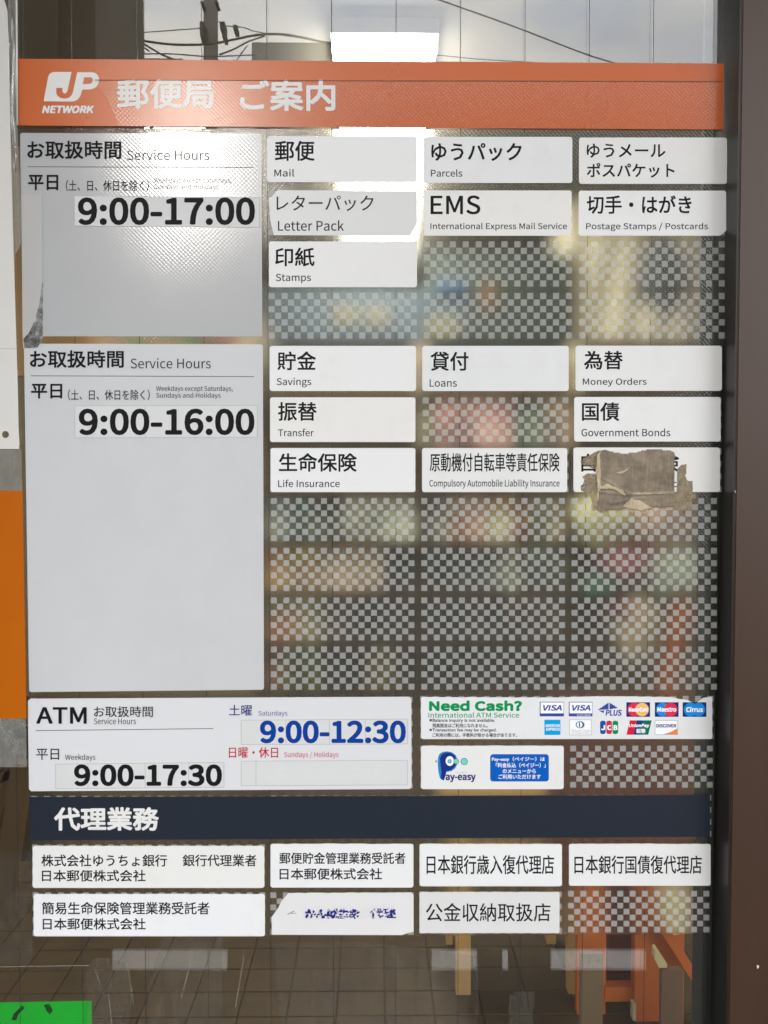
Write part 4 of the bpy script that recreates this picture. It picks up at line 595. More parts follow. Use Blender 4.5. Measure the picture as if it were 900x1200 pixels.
for x0, c1, c2, t in ((734, 'mred', 'mora', 'MasterCard'), (767.4, 'mblue', 'mred', 'Maestro'), (800, 'mblue', 'mblue', 'Cirrus')):
    o = card(x0, 823, x0+27.8, 840, 'navy'); sub(circ(x0+9.3, 831.5, 8), c1, o, 1); sub(circ(x0+18.5, 831.5, 8), c2, o, 2)
    put(t, (x0+2.6, 828.6, x0+25.2, 834.2) if len(t) > 6 else (x0+4, 828.3, x0+24, 834.6), CP['white'], o, y=-.0013, bold=.35, slant=.1)
o = card(638, 843.5, 656.8, 861.3, 'amex'); put('AMERICAN', (639, 848.5, 656, 852), CP['white'], o, y=-.00128, bold=.15); put('EXPRESS', (640, 852.8, 656.5, 856.3), CP['white'], o, y=-.00128, bold=.15)
o = card(667.2, 843.3, 693, 861.5, 'grey'); sub(rect(667.7, 843.8, 692.5, 861), 'white', o); sub(circ(679.8, 849.3, 5.2, 4.2), 'teal', o, 2); sub(circ(679.2, 849.3, 3.4), 'white', o, 3); sub(rect(678.4, 846.4, 679.8, 852.2), 'teal', o, 4)
put('Diners Club', (670, 854.6, 691, 858), CP['grey'], o, y=-.0013); put('INTERNATIONAL', (670, 858.4, 691, 860.2), CP['grey'], o, y=-.0013)
o = None
for i, (c, ch) in enumerate((('jblue', 'J'), ('jred', 'C'), ('jgreen', 'B'))):
    x0 = 703.2+7.3*i; q = sheet('card_logo', rrect(x0, 844.6, x0+6.6, 860.2, 2.4, 3), -.00123, .00002, CP[c], nc)
    put(ch, (x0+1, 849.6, x0+6, 855.8), CP['white'], q, y=-.00128, bold=.5)
for i, c in enumerate(('ured', 'ublue', 'ugreen')):
    x0 = 735.5+(0, 8, 15)[i]; x1 = x0+(9, 8.5, 10.6)[i]
    q = sheet('card_logo', [(x0+2.6, 844.2), (x1+2.6, 844.2), (x1-1.4, 861), (x0-1.4, 861)], -.00123-.000005*i, .000004, CP[c], nc)
put('UnionPay', (737, 848, 761, 853.2), CP['white'], q, y=-.00128, bold=.3, slant=.15)
put('銀聯', (745.5, 853.8, 756.5, 859.4), CP['white'], q, y=-.00128, bold=.15)
o = card(767.4, 844, 794.4, 861.2, 'grey'); sub(rect(767.9, 844.5, 793.9, 860.7), 'white', o); sub([(793.8, 853.5), (793.8, 860.6), (777, 860.6), (787, 857.5)], 'dorange', o, 2)
put('DISCOVER', (769, 848.5, 792.5, 852.6), CP['navy'], o, y=-.0013, bold=.3)

pe = tile('small white sticker with blue P logo and blue text box above the navy band', ragged(rrect(493.4, 874, 660.6, 924.8), .5, 5, lambda x, y: y < 876), (), name='payment_sticker', group='payment stickers')
def sub2(pts, c, lv=1, name='logo_shape', par=pe): return sheet(name, pts, -.00123-.00002*lv, .00001, c if not isinstance(c, str) else CP[c], par)
pb = ink((22, 50, 130), 'deep_blue_logo'); pl = ink((40, 130, 200), 'light_blue_logo'); pg = ink((120, 205, 195), 'mint_logo')
f45 = lambda L_: [(480+a/4.5, 800+b/4.5) for a, b in L_]
sub2(f45([(150,395),(158,375),(175,365),(200,362),(225,368),(243,382),(252,402),(252,430),(240,452),(222,466),(200,470),(192,470),(186,492),(180,518),(160,505),(152,470),(148,430)]), pl, 0)
sub2(f45([(160,400),(170,378),(190,368),(215,370),(236,382),(246,404),(244,432),(232,450),(214,462),(195,466),(190,490),(180,516),(166,505),(168,470),(164,440)]), pb, 1)
sub2([(480+a/4.5, 800+b/4.5) for a, b in circ(212, 413, 22, 26)], 'white', 2)
sub2([(480+a/4.5, 800+b/4.5) for a, b in circ(211, 415, 11)], pl, 3); sub2([(480+a/4.5, 800+b/4.5) for a, b in circ(211, 415, 7)], pg, 4)
sub2([(480+a/4.5, 800+b/4.5) for a, b in circ(246, 415, 15)], 'teal', 3); sub2([(480+a/4.5, 800+b/4.5) for a, b in circ(246, 415, 13)], pg, 4)
sub2([(480+a/4.5, 800+b/4.5) for a, b in circ(288, 416, 19)], 'teal', 3); sub2([(480+a/4.5, 800+b/4.5) for a, b in circ(288, 416, 16)], pg, 4)
sub2([(480+a/4.5, 800+b/4.5) for a, b in circ(140, 415, 6)], 'grey', 3)
put('ay-easy', (522, 907.6, 557.6, 916.8), CP['navy'], pe, y=-.00125, bold=.5); put('ペイジー', (534, 904, 547, 906.8), CP['grey'], pe, y=-.00125)
bb = sub2(rrect(574.4, 883.8, 643.2, 915.8, 3.5), ink((10, 92, 184), 'blue_box_print'), 0, 'text_box')
for t_, bx_ in (('Pay-easy（ペイジー）は', (576.4, 886.8, 638.6, 892.8)), ('「料金払込（ペイジー）」', (581, 893.8, 639.4, 899.6)), ('のメニューから', (589, 901, 628, 906.2)), ('ご利用いただけます', (584, 907.4, 633.8, 913))):
    put(t_, bx_, CP['white'], bb, y=-.00128, bold=.12)

# ------------------------------------------------------------------ torn brown tape over the insurance sticker
def tapemat(name, c1, c2, c3):
    m = mat(name); g = N(m); p = g.n('ShaderNodeBsdfPrincipled', i_Roughness=.55); ge = g.n('ShaderNodeNewGeometry')
    mp = g.n('ShaderNodeMapping', i_Scale=(1, 1, .12)); g.l(ge.outputs['Position'], mp.inputs[0])
    n = g.n('ShaderNodeTexNoise', i_Scale=420.0, i_Detail=4.0); g.l(mp.outputs[0], n.inputs['Vector'])
    n2 = g.n('ShaderNodeTexNoise', i_Scale=38.0, i_Detail=7.0, i_Roughness=.65); g.l(ge.outputs['Position'], n2.inputs['Vector'])
    a = g.n('ShaderNodeMix', data_type='RGBA'); a.inputs['A'].default_value = c1+(1,); a.inputs['B'].default_value = c2+(1,)
    r = g.n('ShaderNodeMapRange'); r.inputs[1].default_value = .36; r.inputs[2].default_value = .66; g.l(n2.outputs[0], r.inputs[0]); g.l(r.outputs[0], a.inputs['Factor'])
    b = g.n('ShaderNodeMix', data_type='RGBA'); b.inputs['B'].default_value = c3+(1,); g.l(a.outputs['Result'], b.inputs['A'])
    r2 = g.n('ShaderNodeMapRange'); r2.inputs[1].default_value = .45; r2.inputs[2].default_value = .75; r2.inputs[4].default_value = .3; g.l(n.outputs[0], r2.inputs[0]); g.l(r2.outputs[0], b.inputs['Factor'])
    g.l(b.outputs['Result'], p.inputs['Base Color']); bu = g.n('ShaderNodeBump', i_Strength=.6, i_Distance=.0008); g.l(n2.outputs[0], bu.inputs['Height']); g.l(bu.outputs[0], p.inputs['Normal'])
    g.l(p.outputs[0], g.out.inputs[0]); return m
M['tape'] = tapemat('torn_brown_tape', lin((146, 132, 112)), lin((98, 87, 72)), lin((172, 159, 138)))
M['tape_pale'] = tapemat('pale_paper_flap', lin((198, 182, 152)), lin((160, 142, 114)), lin((214, 200, 172)))
def inside(x, y, P):
    r = False; n = len(P)
    for i in range(n):
        (x1, y1), (x2, y2) = P[i], P[(i+1) % n]
        if (y1 > y) != (y2 > y) and x < (x2-x1)*(y-y1)/(y2-y1)+x1: r = not r
    return r
def crumple(name, outline, mt, parent, y0, amp, step=1.3, creases=()):
    P = ragged(outline, 1.0, 2.2); xs = [p[0] for p in P]; ys = [p[1] for p in P]
    def h(x, y):
        v = noise.noise(Vector((x*.045, y*.06, 1.7)))*amp*1.4 + noise.noise(Vector((x*.16, y*.22, 5.7)))*amp*.6 + noise.noise(Vector((x*.5, y*.2, 9.7)))*amp*.15
        for (ax, ay, bx, by, hh, wd) in creases:
            l2 = (bx-ax)**2+(by-ay)**2; t = max(0, min(1, ((x-ax)*(bx-ax)+(y-ay)*(by-ay))/l2)); d = math.hypot(x-ax-t*(bx-ax), y-ay-t*(by-ay))
            v += hh*max(0, 1-d/wd)
        return y0-amp*.9-v
    nx = int((max(xs)-min(xs))/step)+1; ny = int((max(ys)-min(ys))/step)+1; idx = {}; V = []; Fc = []
    for i in range(nx):
        for j in range(ny):
            cx = min(xs)+(i+.5)*step; cy = min(ys)+(j+.5)*step
            if not inside(cx, cy, P): continue
            q = []
            for (a, b) in ((i, j), (i, j+1), (i+1, j+1), (i+1, j)):
                if (a, b) not in idx:
                    idx[(a, b)] = len(V); X = min(xs)+a*step; Y = min(ys)+b*step
                    p = at(X, Y, y0); V.append((p.x, min(h(X, Y), y0-.00003), p.z))
                q.append(idx[(a, b)])
            Fc.append(tuple(q))
    o = obj(name, V, Fc, mt, parent, True)
    bm = bmesh.new(); bm.from_mesh(o.data)
    bmesh.ops.solidify(bm, geom=list(bm.faces), thickness=.00012); bm.to_mesh(o.data); bm.free(); return o
tp = thing('torn_tape', 'torn creased brown paper tape stuck over the insurance sticker at the right', 'tape', tuple(at(750, 560, -.002)))
f474 = lambda L_: [(660+a/4.737, 510+b/4.737) for a, b in L_]
crumple('tape_body', f474([(200,92),(225,82),(270,92),(330,104),(400,97),(430,88),(480,78),(540,78),(590,84),(618,98),(616,400),(560,402),(520,398),(480,412),(440,418),(400,412),(350,405),(300,420),(260,418),(225,425),(205,430),(185,410),(200,330)]), M['tape'], tp, -.0014, .0007,
        creases=[(700, 576.5, 738, 580, .0011, 2.2), (738, 580, 790, 577, .0012, 1.6), (708, 562, 735, 578, .0012, 2.4), (716, 590, 755, 583, .0010, 2.5), (722, 530, 728, 545, .0006, 4)])
for pts in ([(200,292),(240,270),(300,290),(330,305),(352,330),(340,338),(300,312),(260,298),(228,300)], [(290,210),(318,200),(362,184),(352,200),(322,216)], [(330,395),(380,350),(440,372),(500,405),(440,418),(380,410)], [(185,110),(205,92),(208,300),(190,322),(184,200)], [(375,322),(420,318),(520,322),(616,316),(616,322),(520,328),(410,330)]):
    crumple('paper_flap', f474(pts), M['tape_pale'], tp, -.0027, .0004, .7)
M['residue'] = glassy('yellowed_adhesive', (.92, .88, .8), .03, rough=.3, haze=.88, hazecol=lin((158, 144, 122)), hazenoise=(120, .3, .6))
for pts in ([(165,100),(195,85),(235,80),(265,90),(200,100),(195,150),(185,190),(100,160),(98,140),(150,110)], [(105,230),(135,212),(190,218),(190,330),(200,420),(165,420),(150,330),(98,305),(97,280),(130,260)], [(632,190),(655,165),(685,160),(684,205),(676,225),(690,252),(718,254),(717,312),(735,322),(740,350),(715,360),(716,412),(690,420),(620,412),(618,318),(630,312),(632,230)]):
    sheet('adhesive_residue', ragged(f474(pts), .9, 2), -.0016, .0001, M['residue'], tp)

# ------------------------------------------------------------------ things at the left edge
M['notice'] = pbr('white_notice_sheet', (.74, .73, .70), .22, var=.03, nscale=14, bump=.35, bscale=22)
no = thing('paper_notice', 'cream white laminated notice sheet with a punched hole at the left edge of the photo', 'notice', tuple(at(0, 260, -.003)))
HX, HY = 6.3, 509.2
hole = circ(HX, HY, 4.2, n=16)
out = [(-60, -60), (4, -60), (5, 0), (8.5, 12), (10, 60), (12, 160), (14.5, 250), (17.5, 350), (19.2, 408), (20.3, 440), (21.5, 500), (22.6, 520), (22.2, 526.2), (-60, 526)]
ring = [at(a_, b_, -.0035) for a_, b_ in out]; hr = [at(a_, b_, -.0035) for a_, b_ in hole]
t2 = tessellate_polygon([[Vector((p.x, p.z, 0)) for p in ring], [Vector((p.x, p.z, 0)) for p in hr]])
allp = ring+hr; V = [tuple(p) for p in allp]+[(p.x, p.y+.0006, p.z) for p in allp]; n_ = len(allp); Fc = []
for t in t2:
    a_, b_, c_ = (Vector((allp[i].x, allp[i].z)) for i in t)
    if (b_-a_).cross(c_-a_) < 0: t = (t[0], t[2], t[1])
    Fc += [tuple(t), tuple(n_+i for i in (t[0], t[2], t[1]))]
for base, k_ in ((0, len(ring)), (len(ring), len(hr))):
    for i in range(k_): j = (i+1) % k_; Fc.append((base+i, base+j, n_+base+j, n_+base+i))
obj('notice_sheet', V, Fc, M['notice'], no)
line(-60, 408.2, 19.2, 408.6, .7, pbr('fold_line', (.5, .49, .46), .5), no, -.00356, 'fold_line')
M['plastic'] = glassy('clear_plastic_edge', (.93, .93, .92), .10, rough=.06, haze=.22, hazecol=(.6, .6, .57))
sl_ = thing('plastic_sleeve', 'clear plastic sleeve edge beside the white notice at the upper left', 'sleeve', tuple(at(14, 80, -.003)))
MB().tube([at(13, -40, -.004), at(15.5, 60, -.004), at(14.5, 130, -.0035), at(18, 200, -.003)], [.0016, .0020, .0022, .0012]).build('sleeve_fold', M['plastic'], sl_, True)
MB().tube([at(19.2, -40, -.0025), at(19.6, 60, -.0025), at(20.3, 147, -.0025)], .0011).build('sleeve_edge', pbr('edge_highlight', (.8, .8, .78), .15), sl_, True)  # bright reflection along the sleeve edge, put into a near-white colour
sheet('sleeve_film', [(9, -40), (20, -40), (20.6, 150), (24, 235), (25, 285), (17, 300), (12, 160)], -.0022, .0004, M['plastic'], sl_)
M['dirty'] = glassy('dirty_clear_film', (.9, .9, .88), .05, rough=.25, haze=.75, hazecol=(.36, .36, .34), hazenoise=(70, .2, .8, (1, 1, .5)))
ds = thing('dirty_sleeve', 'cloudy scuffed clear sleeve above and below the orange poster at the left edge', 'sleeve', tuple(at(10, 700, -.002)))
sheet('sleeve_film', [(-60, 520), (25, 521), (26, 575), (30.5, 842), (31, 899), (-60, 899)], -.0022, .0003, M['dirty'], ds)
M['orange2'] = pbr('orange_poster_print', lin((186, 96, 0)), .6, spec=.15, var=.04, nscale=20)
op = thing('orange_poster', 'plain orange poster at the left edge beside the tall white panel', 'poster', tuple(at(10, 700, -.003)))
sheet('poster_sheet', [(-60, 575), (26.2, 575), (31, 842), (-60, 842)], -.003, .0004, M['orange2'], op)
M['greent'] = pbr('green_tape_plastic', lin((0, 188, 44)), .4, var=.03, nscale=50)
gt = thing('green_tape', 'bright green tape with dark smudges at the bottom left corner', 'tape', tuple(at(50, 1190, .008)))
sheet('tape_sheet', [(-60, 1176), (107.5, 1173), (108, 1260), (-60, 1260)], .0075, .0003, M['greent'], gt)
M['smudge'] = glassy('dark_smudge', (1, 1, 1), .01, rough=.5, haze=.8, hazecol=(.005, .05, .01), hazenoise=(130, .3, .55))
sheet('smudge', ragged([(13, 1195), (16, 1188), (26, 1178), (29, 1181), (21, 1190), (18, 1196)], .8, 2), .0072, .0001, M['smudge'], gt)
sheet('smudge', ragged([(51, 1178), (58, 1176), (62, 1184), (58, 1189), (54, 1184)], .8, 2), .0072, .0001, M['smudge'], gt)

# ------------------------------------------------------------------ inside: rack of leaflets seen blurred through the film
def boxpx(x0, y0, x1, y1, y, d, mb=None):
    a = at(x0, y1, y); b = at(x1, y0, y); mb = mb or MB(); return mb.box((min(a.x, b.x), y, min(a.z, b.z)), (max(a.x, b.x), y+d, max(a.z, b.z)))
M['rackwood'] = wood('dark_rack_wood', lin((92, 74, 50)), lin((62, 48, 32)))
M['rackback'] = pbr('rack_back', lin((98, 76, 50)), .7, var=.4, nscale=6)
M['tanwood'] = wood('tan_wood', lin((218, 172, 108)), lin((190, 142, 82)))
rk = thing('leaflet_rack', 'dark wooden leaflet rack with horizontal rails behind the checkered film', 'rack', tuple(at(570, 830, 2.25)))
boxpx(300, 398, 845, 830, 2.34, .02).build('back_panel', M['rackback'], rk)
for ya, yb in ((577, 584), (633, 641), (691, 700), (751, 757), (808, 817)):
    boxpx(304, ya, 700 if ya > 600 else 672, yb, 2.16, .03).build('front_rail', M['rackwood'], rk)
for xa in (301, 488, 664):
    p_ = at(xa, 830, 2.18); q_ = at(xa+6, 580, 2.18); MB().box((p_.x, 2.18, GZ), (q_.x, 2.32, q_.z)).build('upright', M['rackwood'], rk)
boxpx(300, 460, 845, 466, 2.2, .12).build('shelf', M['rackwood'], rk)
LC = {}
def lc(*cols):
    if cols not in LC: LC[cols] = cover('leaflet_cover', *[tuple(min(.85, (.72*v+.28*sum(lin(c))/3)*1.6+.012) for v in lin(c)) for c in cols], scale=12)
    return LC[cols]
names = {}
def leaflet(x0, y0, x1, y1, y, cols, label, tilt=.0):
    p = at((x0+x1)/2, y1, y)
    t = thing('leaflet', label, 'leaflet', tuple(p), 'leaflets behind the film')
    boxpx(x0, y0, x1, y1, y+random.uniform(0, .01), .006).build('leaflet_cover', lc(*cols), t)
    boxpx(x0+1, y0+3, x1-1, y1, y+.018, .004).build('leaflet_page', M['white_print'], t)
    return t
rows = [
 (404, 464, 2.25, [(308, 330, ((70, 90, 80), (110, 100, 80), (60, 60, 50)), 'grey green leaflet seen in the gap left of the Savings sticker'), (480, 505, ((150, 120, 90), (80, 90, 70), (120, 100, 80)), 'tan leaflet seen in the gap between the Savings and Loans stickers'), (660, 686, ((210, 190, 140), (200, 170, 120), (150, 130, 100)), 'cream leaflet seen in the gap between the Loans and Money Orders stickers')]),
 (462, 524, 2.22, [(484, 508, ((150, 130, 70), (90, 100, 60), (120, 110, 80)), 'olive leaflet behind the left edge of the empty checkered slot'), (508, 602, ((170, 110, 100), (190, 140, 125), (120, 80, 75)), 'pinkish leaflet behind the empty slot over the narrow lettered sticker'), (602, 640, ((40, 70, 50), (120, 120, 90), (70, 100, 70)), 'green leaflet at the right of the empty middle slot'), (640, 676, ((200, 160, 110), (180, 140, 100), (120, 100, 80)), 'tan leaflet left of the Government Bonds sticker')]),
 (582, 636, 2.19, [(310, 345, ((130, 150, 155), (90, 120, 120), (160, 160, 140)), 'pale teal leaflet top left of the checkered area'), (345, 372, ((70, 120, 125), (110, 130, 120), (60, 80, 70)), 'deep teal leaflet beside the pale teal one'), (372, 402, ((30, 50, 40), (50, 60, 45), (80, 85, 60)), 'dark green leaflet under the Life Insurance sticker'), (402, 488, ((205, 200, 165), (170, 175, 145), (120, 120, 95)), 'cream leaflet under the Life Insurance sticker'), (496, 528, ((60, 75, 80), (150, 140, 120), (90, 90, 80)), 'slate leaflet under the narrow lettered sticker'), (528, 572, ((205, 160, 135), (190, 140, 110), (150, 100, 70)), 'peach leaflet under the narrow lettered sticker'), (572, 620, ((190, 150, 60), (120, 40, 50), (200, 190, 140)), 'yellow and maroon leaflet under the narrow lettered sticker'), (620, 662, ((130, 130, 95), (170, 150, 110), (80, 85, 60)), 'olive grey leaflet left under the torn tape')]),
 (641, 694, 2.19, [(310, 345, ((200, 130, 60), (190, 160, 110), (220, 150, 70)), 'orange leaflet in the second checkered row'), (345, 378, ((215, 175, 60), (180, 140, 90), (160, 120, 80)), 'yellow leaflet next to the orange one'), (378, 450, ((175, 150, 115), (160, 130, 100), (190, 160, 120)), 'tan leaflet in the second checkered row'), (450, 488, ((26, 28, 30), (40, 40, 42), (30, 34, 40)), 'black leaflet in the second checkered row'), (496, 566, ((42, 46, 50), (60, 62, 60), (32, 34, 36)), 'charcoal leaflet in the second checkered row'), (566, 610, ((40, 36, 30), (150, 155, 120), (90, 95, 80)), 'dark leaflet with a pale spot in the second checkered row'), (610, 664, ((100, 120, 95), (70, 70, 60), (50, 55, 50)), 'grey green leaflet in the second checkered row')]),
 (699, 752, 2.19, [(310, 378, ((140, 130, 85), (170, 150, 100), (180, 110, 60)), 'olive leaflet in the third checkered row'), (378, 422, ((70, 62, 50), (50, 46, 40), (90, 70, 50)), 'brown leaflet in the third checkered row'), (422, 488, ((38, 32, 34), (60, 52, 46), (30, 30, 30)), 'dark brown leaflet in the third checkered row'), (496, 590, ((40, 38, 36), (56, 50, 42), (30, 30, 30)), 'nearly black leaflet in the third checkered row'), (590, 664, ((90, 62, 40), (70, 50, 36), (50, 40, 34)), 'rust brown leaflet in the third checkered row')]),
 (757, 810, 2.19, [(310, 345, ((110, 60, 40), (90, 110, 50), (150, 90, 60)), 'red and green leaflet in the lowest checkered row'), (345, 376, ((70, 100, 40), (110, 120, 60), (80, 70, 40)), 'green leaflet in the lowest checkered row'), (376, 428, ((30, 28, 30), (26, 26, 30), (40, 36, 34)), 'black leaflet in the lowest checkered row'), (428, 470, ((112, 98, 46), (90, 78, 36), (120, 100, 60)), 'mustard leaflet in the lowest checkered row'), (470, 560, ((26, 26, 30), (34, 34, 40), (30, 28, 28)), 'blue black leaflet in the lowest checkered row'), (560, 664, ((34, 32, 38), (26, 26, 28), (46, 40, 40)), 'dark grey leaflet in the lowest checkered row')]),
]
for (ya, yb, dep, items) in rows:
    for (xa, xb, cols, lab) in items: leaflet(xa+1.5, ya, xb-1.5, yb, dep, cols, lab)
# row of booklets under the upper left panel, on a tan shelf
ws = thing('wooden_shelf', 'tan wooden shelf post close behind the glass beside the upper left panel', 'shelf', tuple(at(22, 600, 2.2)))
boxpx(8, 150, 29, 440, 2.15, .04).build('post', M['tanwood'], ws); boxpx(29, 380, 106, 412, 2.152, .03).build('shelf_edge', M['tanwood'], ws)
for i, (xa, xb, cols, lab) in enumerate(((108, 150, ((190, 150, 110), (170, 130, 100), (200, 160, 120)), 'tan booklet in the gap under the upper left panel'), (150, 190, ((150, 160, 110), (180, 110, 90), (120, 140, 90)), 'green booklet in the gap under the upper left panel'), (190, 238, ((110, 130, 90), (90, 110, 70), (150, 130, 90)), 'dark green booklet in the gap under the upper left panel'), (238, 276, ((150, 96, 80), (130, 80, 68), (110, 75, 60)), 'red booklet in the gap under the upper left panel'), (276, 318, ((130, 110, 90), (100, 90, 80), (150, 130, 100)), 'brown booklet in the gap under the upper left panel'))):
    leaflet(xa, 375, xb, 430, 2.2, cols, lab)
# upper part: posters, curtain, bag
t = thing('poster', 'pale blue grey poster low behind the checkered slots under the Stamps sticker', 'poster', tuple(at(430, 400, 2.28)))
boxpx(310, 338, 548, 400, 2.28, .006).build('poster_sheet', pbr('blue_grey_poster', lin((62, 76, 86)), .5, var=.3, nscale=12), t)
for (cx, cy, rx, ry) in ((405, 368, 16, 12), (442, 370, 15, 12), (520, 383, 24, 13)): sheet('poster_motif', circ(cx, cy, rx, ry), 2.27, .002, pbr('cream_motif', lin((112, 106, 84)), .6, var=.2), t)
t = thing('notice_board', 'dark green board behind the empty slot right of the Stamps sticker', 'notice board', tuple(at(590, 400, 2.3)))
boxpx(498, 296, 668, 402, 2.3, .02).build('board', pbr('dark_green_board', lin((40, 50, 42)), .6, var=.6, nscale=10), t)
boxpx(512, 330, 545, 352, 2.28, .006).build('board_note', pbr('blue_note', lin((70, 100, 135)), .5), t); boxpx(565, 332, 580, 362, 2.28, .006).build('board_note', pbr('brown_note', lin((110, 80, 50)), .5), t)
M['curtain'] = pbr('cream_curtain_cloth', lin((250, 236, 204)), .8, var=.06, nscale=20)
ct = thing('curtain', 'cream cloth curtain behind the right checkered slots', 'curtain', tuple(at(735, 440, 2.36)))
V, Fc = [], []
for i in range(61):
    u = i/60
    for j in range(13):
        s = j/12; px_ = 618+u*212+(26*(1-s)*(1-u) if s < .6 else 0)+math.sin(s*5+1)*8*(1-u); p = at(px_, 235+s*285, 2.36)
        V.append((p.x, p.y+(.012)*math.sin(u*34+s*1.2)+.004*math.sin(u*81), p.z))
for i in range(60):
    for j in range(12): k_ = i*13+j; Fc.append((k_, k_+1, k_+14, k_+13))
o = obj('curtain_cloth', V, Fc, M['curtain'], ct, True)
bm = bmesh.new(); bm.from_mesh(o.data); bmesh.ops.solidify(bm, geom=list(bm.faces), thickness=.0015); bm.to_mesh(o.data); bm.free()
def blob(name, cx, cy, y, rx, ry, rz, mt, parent, seed=1, amp=.2):
    bm = bmesh.new(); bmesh.ops.create_icosphere(bm, subdivisions=3, radius=1)
    c = at(cx, cy, y)
    for v_ in bm.verts:
        n_ = 1+amp*noise.noise(v_.co*1.6+Vector((seed, 0, 0))); v_.co = Vector((v_.co.x*rx*n_, v_.co.y*ry*n_, v_.co.z*rz*n_))
    me = bpy.data.meshes.new(name); bm.to_mesh(me); bm.free(); me.materials.append(mt)
    for p_ in me.polygons: p_.use_smooth = True
    o = bpy.data.objects.new(name, me); o.location = c; return link(o, parent)
t = thing('cloth_bag', 'dark grey bag hanging before the cream curtain at the upper right', 'bag', tuple(at(772, 330, 2.2)))
blob('bag_body', 776, 326, 2.2, .085, .05, .15, pbr('grey_bag_cloth', lin((74, 78, 78)), .8), t, 4, .35)
MB().tube([at(760, 285, 2.2), at(766, 262, 2.2), at(780, 255, 2.2), at(792, 264, 2.2), at(796, 290, 2.2)], .009).build('bag_strap', pbr('grey_strap', lin((60, 60, 58)), .8), t, True)
# colourful goods lower right
for (cx, cy, rx, rz, c_, lab) in ((708, 610, .05, .045, (200, 194, 150), 'pale yellow plush shape just under the torn tape'), (772, 610, .052, .05, (190, 160, 140), 'pale pink plush shape right under the torn tape'),
        (735, 660, .045, .03, (165, 110, 112), 'rose coloured plush shape in the second checkered row at the right'), (790, 668, .05, .035, (175, 185, 160), 'pale green plush shape in the second checkered row at the right'),
        (706, 688, .03, .016, (60, 100, 80), 'small dark green plush shape at the right side'), (745, 735, .035, .06, (210, 190, 160), 'cream plush shape in the third checkered row at the right'), (726, 712, .025, .02, (150, 80, 85), 'small red plush shape above the cream one')):
    t = thing('plush_toy', lab, 'plush toy', tuple(at(cx, cy+30, 2.1)), 'soft toys behind the film'); blob('toy_body', cx, cy, 2.1, rx*2.35, .07, rz*2.35, pbr('plush_cloth', lin(c_), .9, var=.2), t, cx, .5)
M['orangewood'] = wood('orange_stained_wood', lin((206, 112, 50)), lin((176, 88, 34)), scale=8)
M['redwood'] = wood('red_brown_wood', lin((120, 62, 34)), lin((88, 44, 26)), scale=8)
ea = thing('easel_leg', 'slanted orange wooden brace crossing the lower right checkered squares', 'easel leg', tuple(at(755, 935, 1.9)))
MB().bar(at(801, 705, 1.9), at(752, 945, 1.9), .032, .03).build('brace', M['orangewood'], ea)
# orange cabinet standing on the floor inside
CY = 1.05
ca = thing('wooden_cabinet', 'orange brown wooden cabinet standing on the tiled floor at the lower right', 'cabinet', tuple(at(740, 1185, CY)))
boxpx(640, 815, 812, 1040, CY+.06, .02).build('upper_case', M['redwood'], ca)
boxpx(676, 1030, 711, 1205, CY, .02).build('side_panel', M['orangewood'], ca)
boxpx(711, 1030, 743, 1157, CY+.05, .02).build('inner_panel', M['redwood'], ca)
boxpx(709.5, 1157, 743, 1174, CY-.01, .03).build('lower_rail', M['orangewood'], ca)
boxpx(743, 1030, 803, 1230, CY-.03, .03).build('door_panel', M['orangewood'], ca)
MB().bar(at(772, 1078, CY-.06), at(812, 1142, CY-.06), .022, .03).build('sloping_edge', M['orangewood'], ca)
boxpx(741.5, 1177, 745.5, 1196, CY-.05, .02).build('foot_cap', pbr('cream_foot', lin((190, 180, 150)), .5), ca)
cb = thing('cardboard_box', 'grey brown carton standing against the left of the orange cabinet', 'carton', tuple(at(694, 1200, CY-.12)))
boxpx(680, 1118, 707, 1262, CY-.16, .015).build('carton_body', pbr('brown_carton', lin((112, 92, 68)), .8, var=.1, dirt=((.03, .025, .02), 30, .62, .7)), cb)
cb = thing('cardboard_box', 'brown carton with a cream corner at the right end of the orange cabinet', 'carton', tuple(at(788, 1200, CY-.14)))
boxpx(774, 1137, 801, 1262, CY-.18, .015).build('carton_body', pbr('reddish_carton', lin((108, 82, 62)), .8, var=.1), cb)
sheet('cream_corner', [(767.5, 1113), (770, 1112), (782, 1130), (780, 1141), (776, 1140), (767, 1124)], CY-.17, .02, pbr('cream_plastic', lin((200, 186, 140)), .5), cb)
pp = thing('paper_stack', 'crumpled cream paper lying on the orange cabinet behind the lowest checkered slot', 'paper', tuple(at(790, 1092, CY-.1)))
o = sheet('paper_sheet', ragged([(770, 1036), (806, 1030), (808, 1088), (800, 1094), (790, 1096), (781, 1090), (775, 1070)], 2, 4), CY-.12, .004, pbr('cream_paper', lin((214, 196, 150)), .8, var=.12, bump=.5, bscale=30), pp)
# low stool: four tan legs and a seat
sq = thing('wooden_stool', 'low wooden stool with tan legs on the brown tiled floor behind the glass', 'stool', tuple(at(600, 1170, 1.13)))
def leg(xa, xb, ytop, ybot, y, d=.03):
    a = at(xa, ybot, y); b = at(xb, ytop, y)
    k_ = xb-xa; mb_ = MB().prism([at(xa, ytop, y), at(xb, ytop, y), at(xb-.4, ybot-3, y), at(xb-k_*.3, ybot, y), at(xa+1, ybot-3, y)], d); return mb_.build('leg', M['tanleg'], sq)
M['tanleg'] = wood('tan_leg_wood', lin((206, 164, 100)), lin((178, 134, 76)), scale=20)
leg(533.5, 552, 940, 1170, 1.13); leg(665, 678.5, 940, 1171, 1.13)
leg(522, 531, 940, 1114, 1.36); leg(640, 652, 940, 1112, 1.36)
boxpx(515, 925, 690, 941, 1.12, .28).build('seat', M['tanleg'], sq)
boxpx(533, 985, 678, 1000, 1.15, .015).build('stretcher', M['tanleg'], sq)
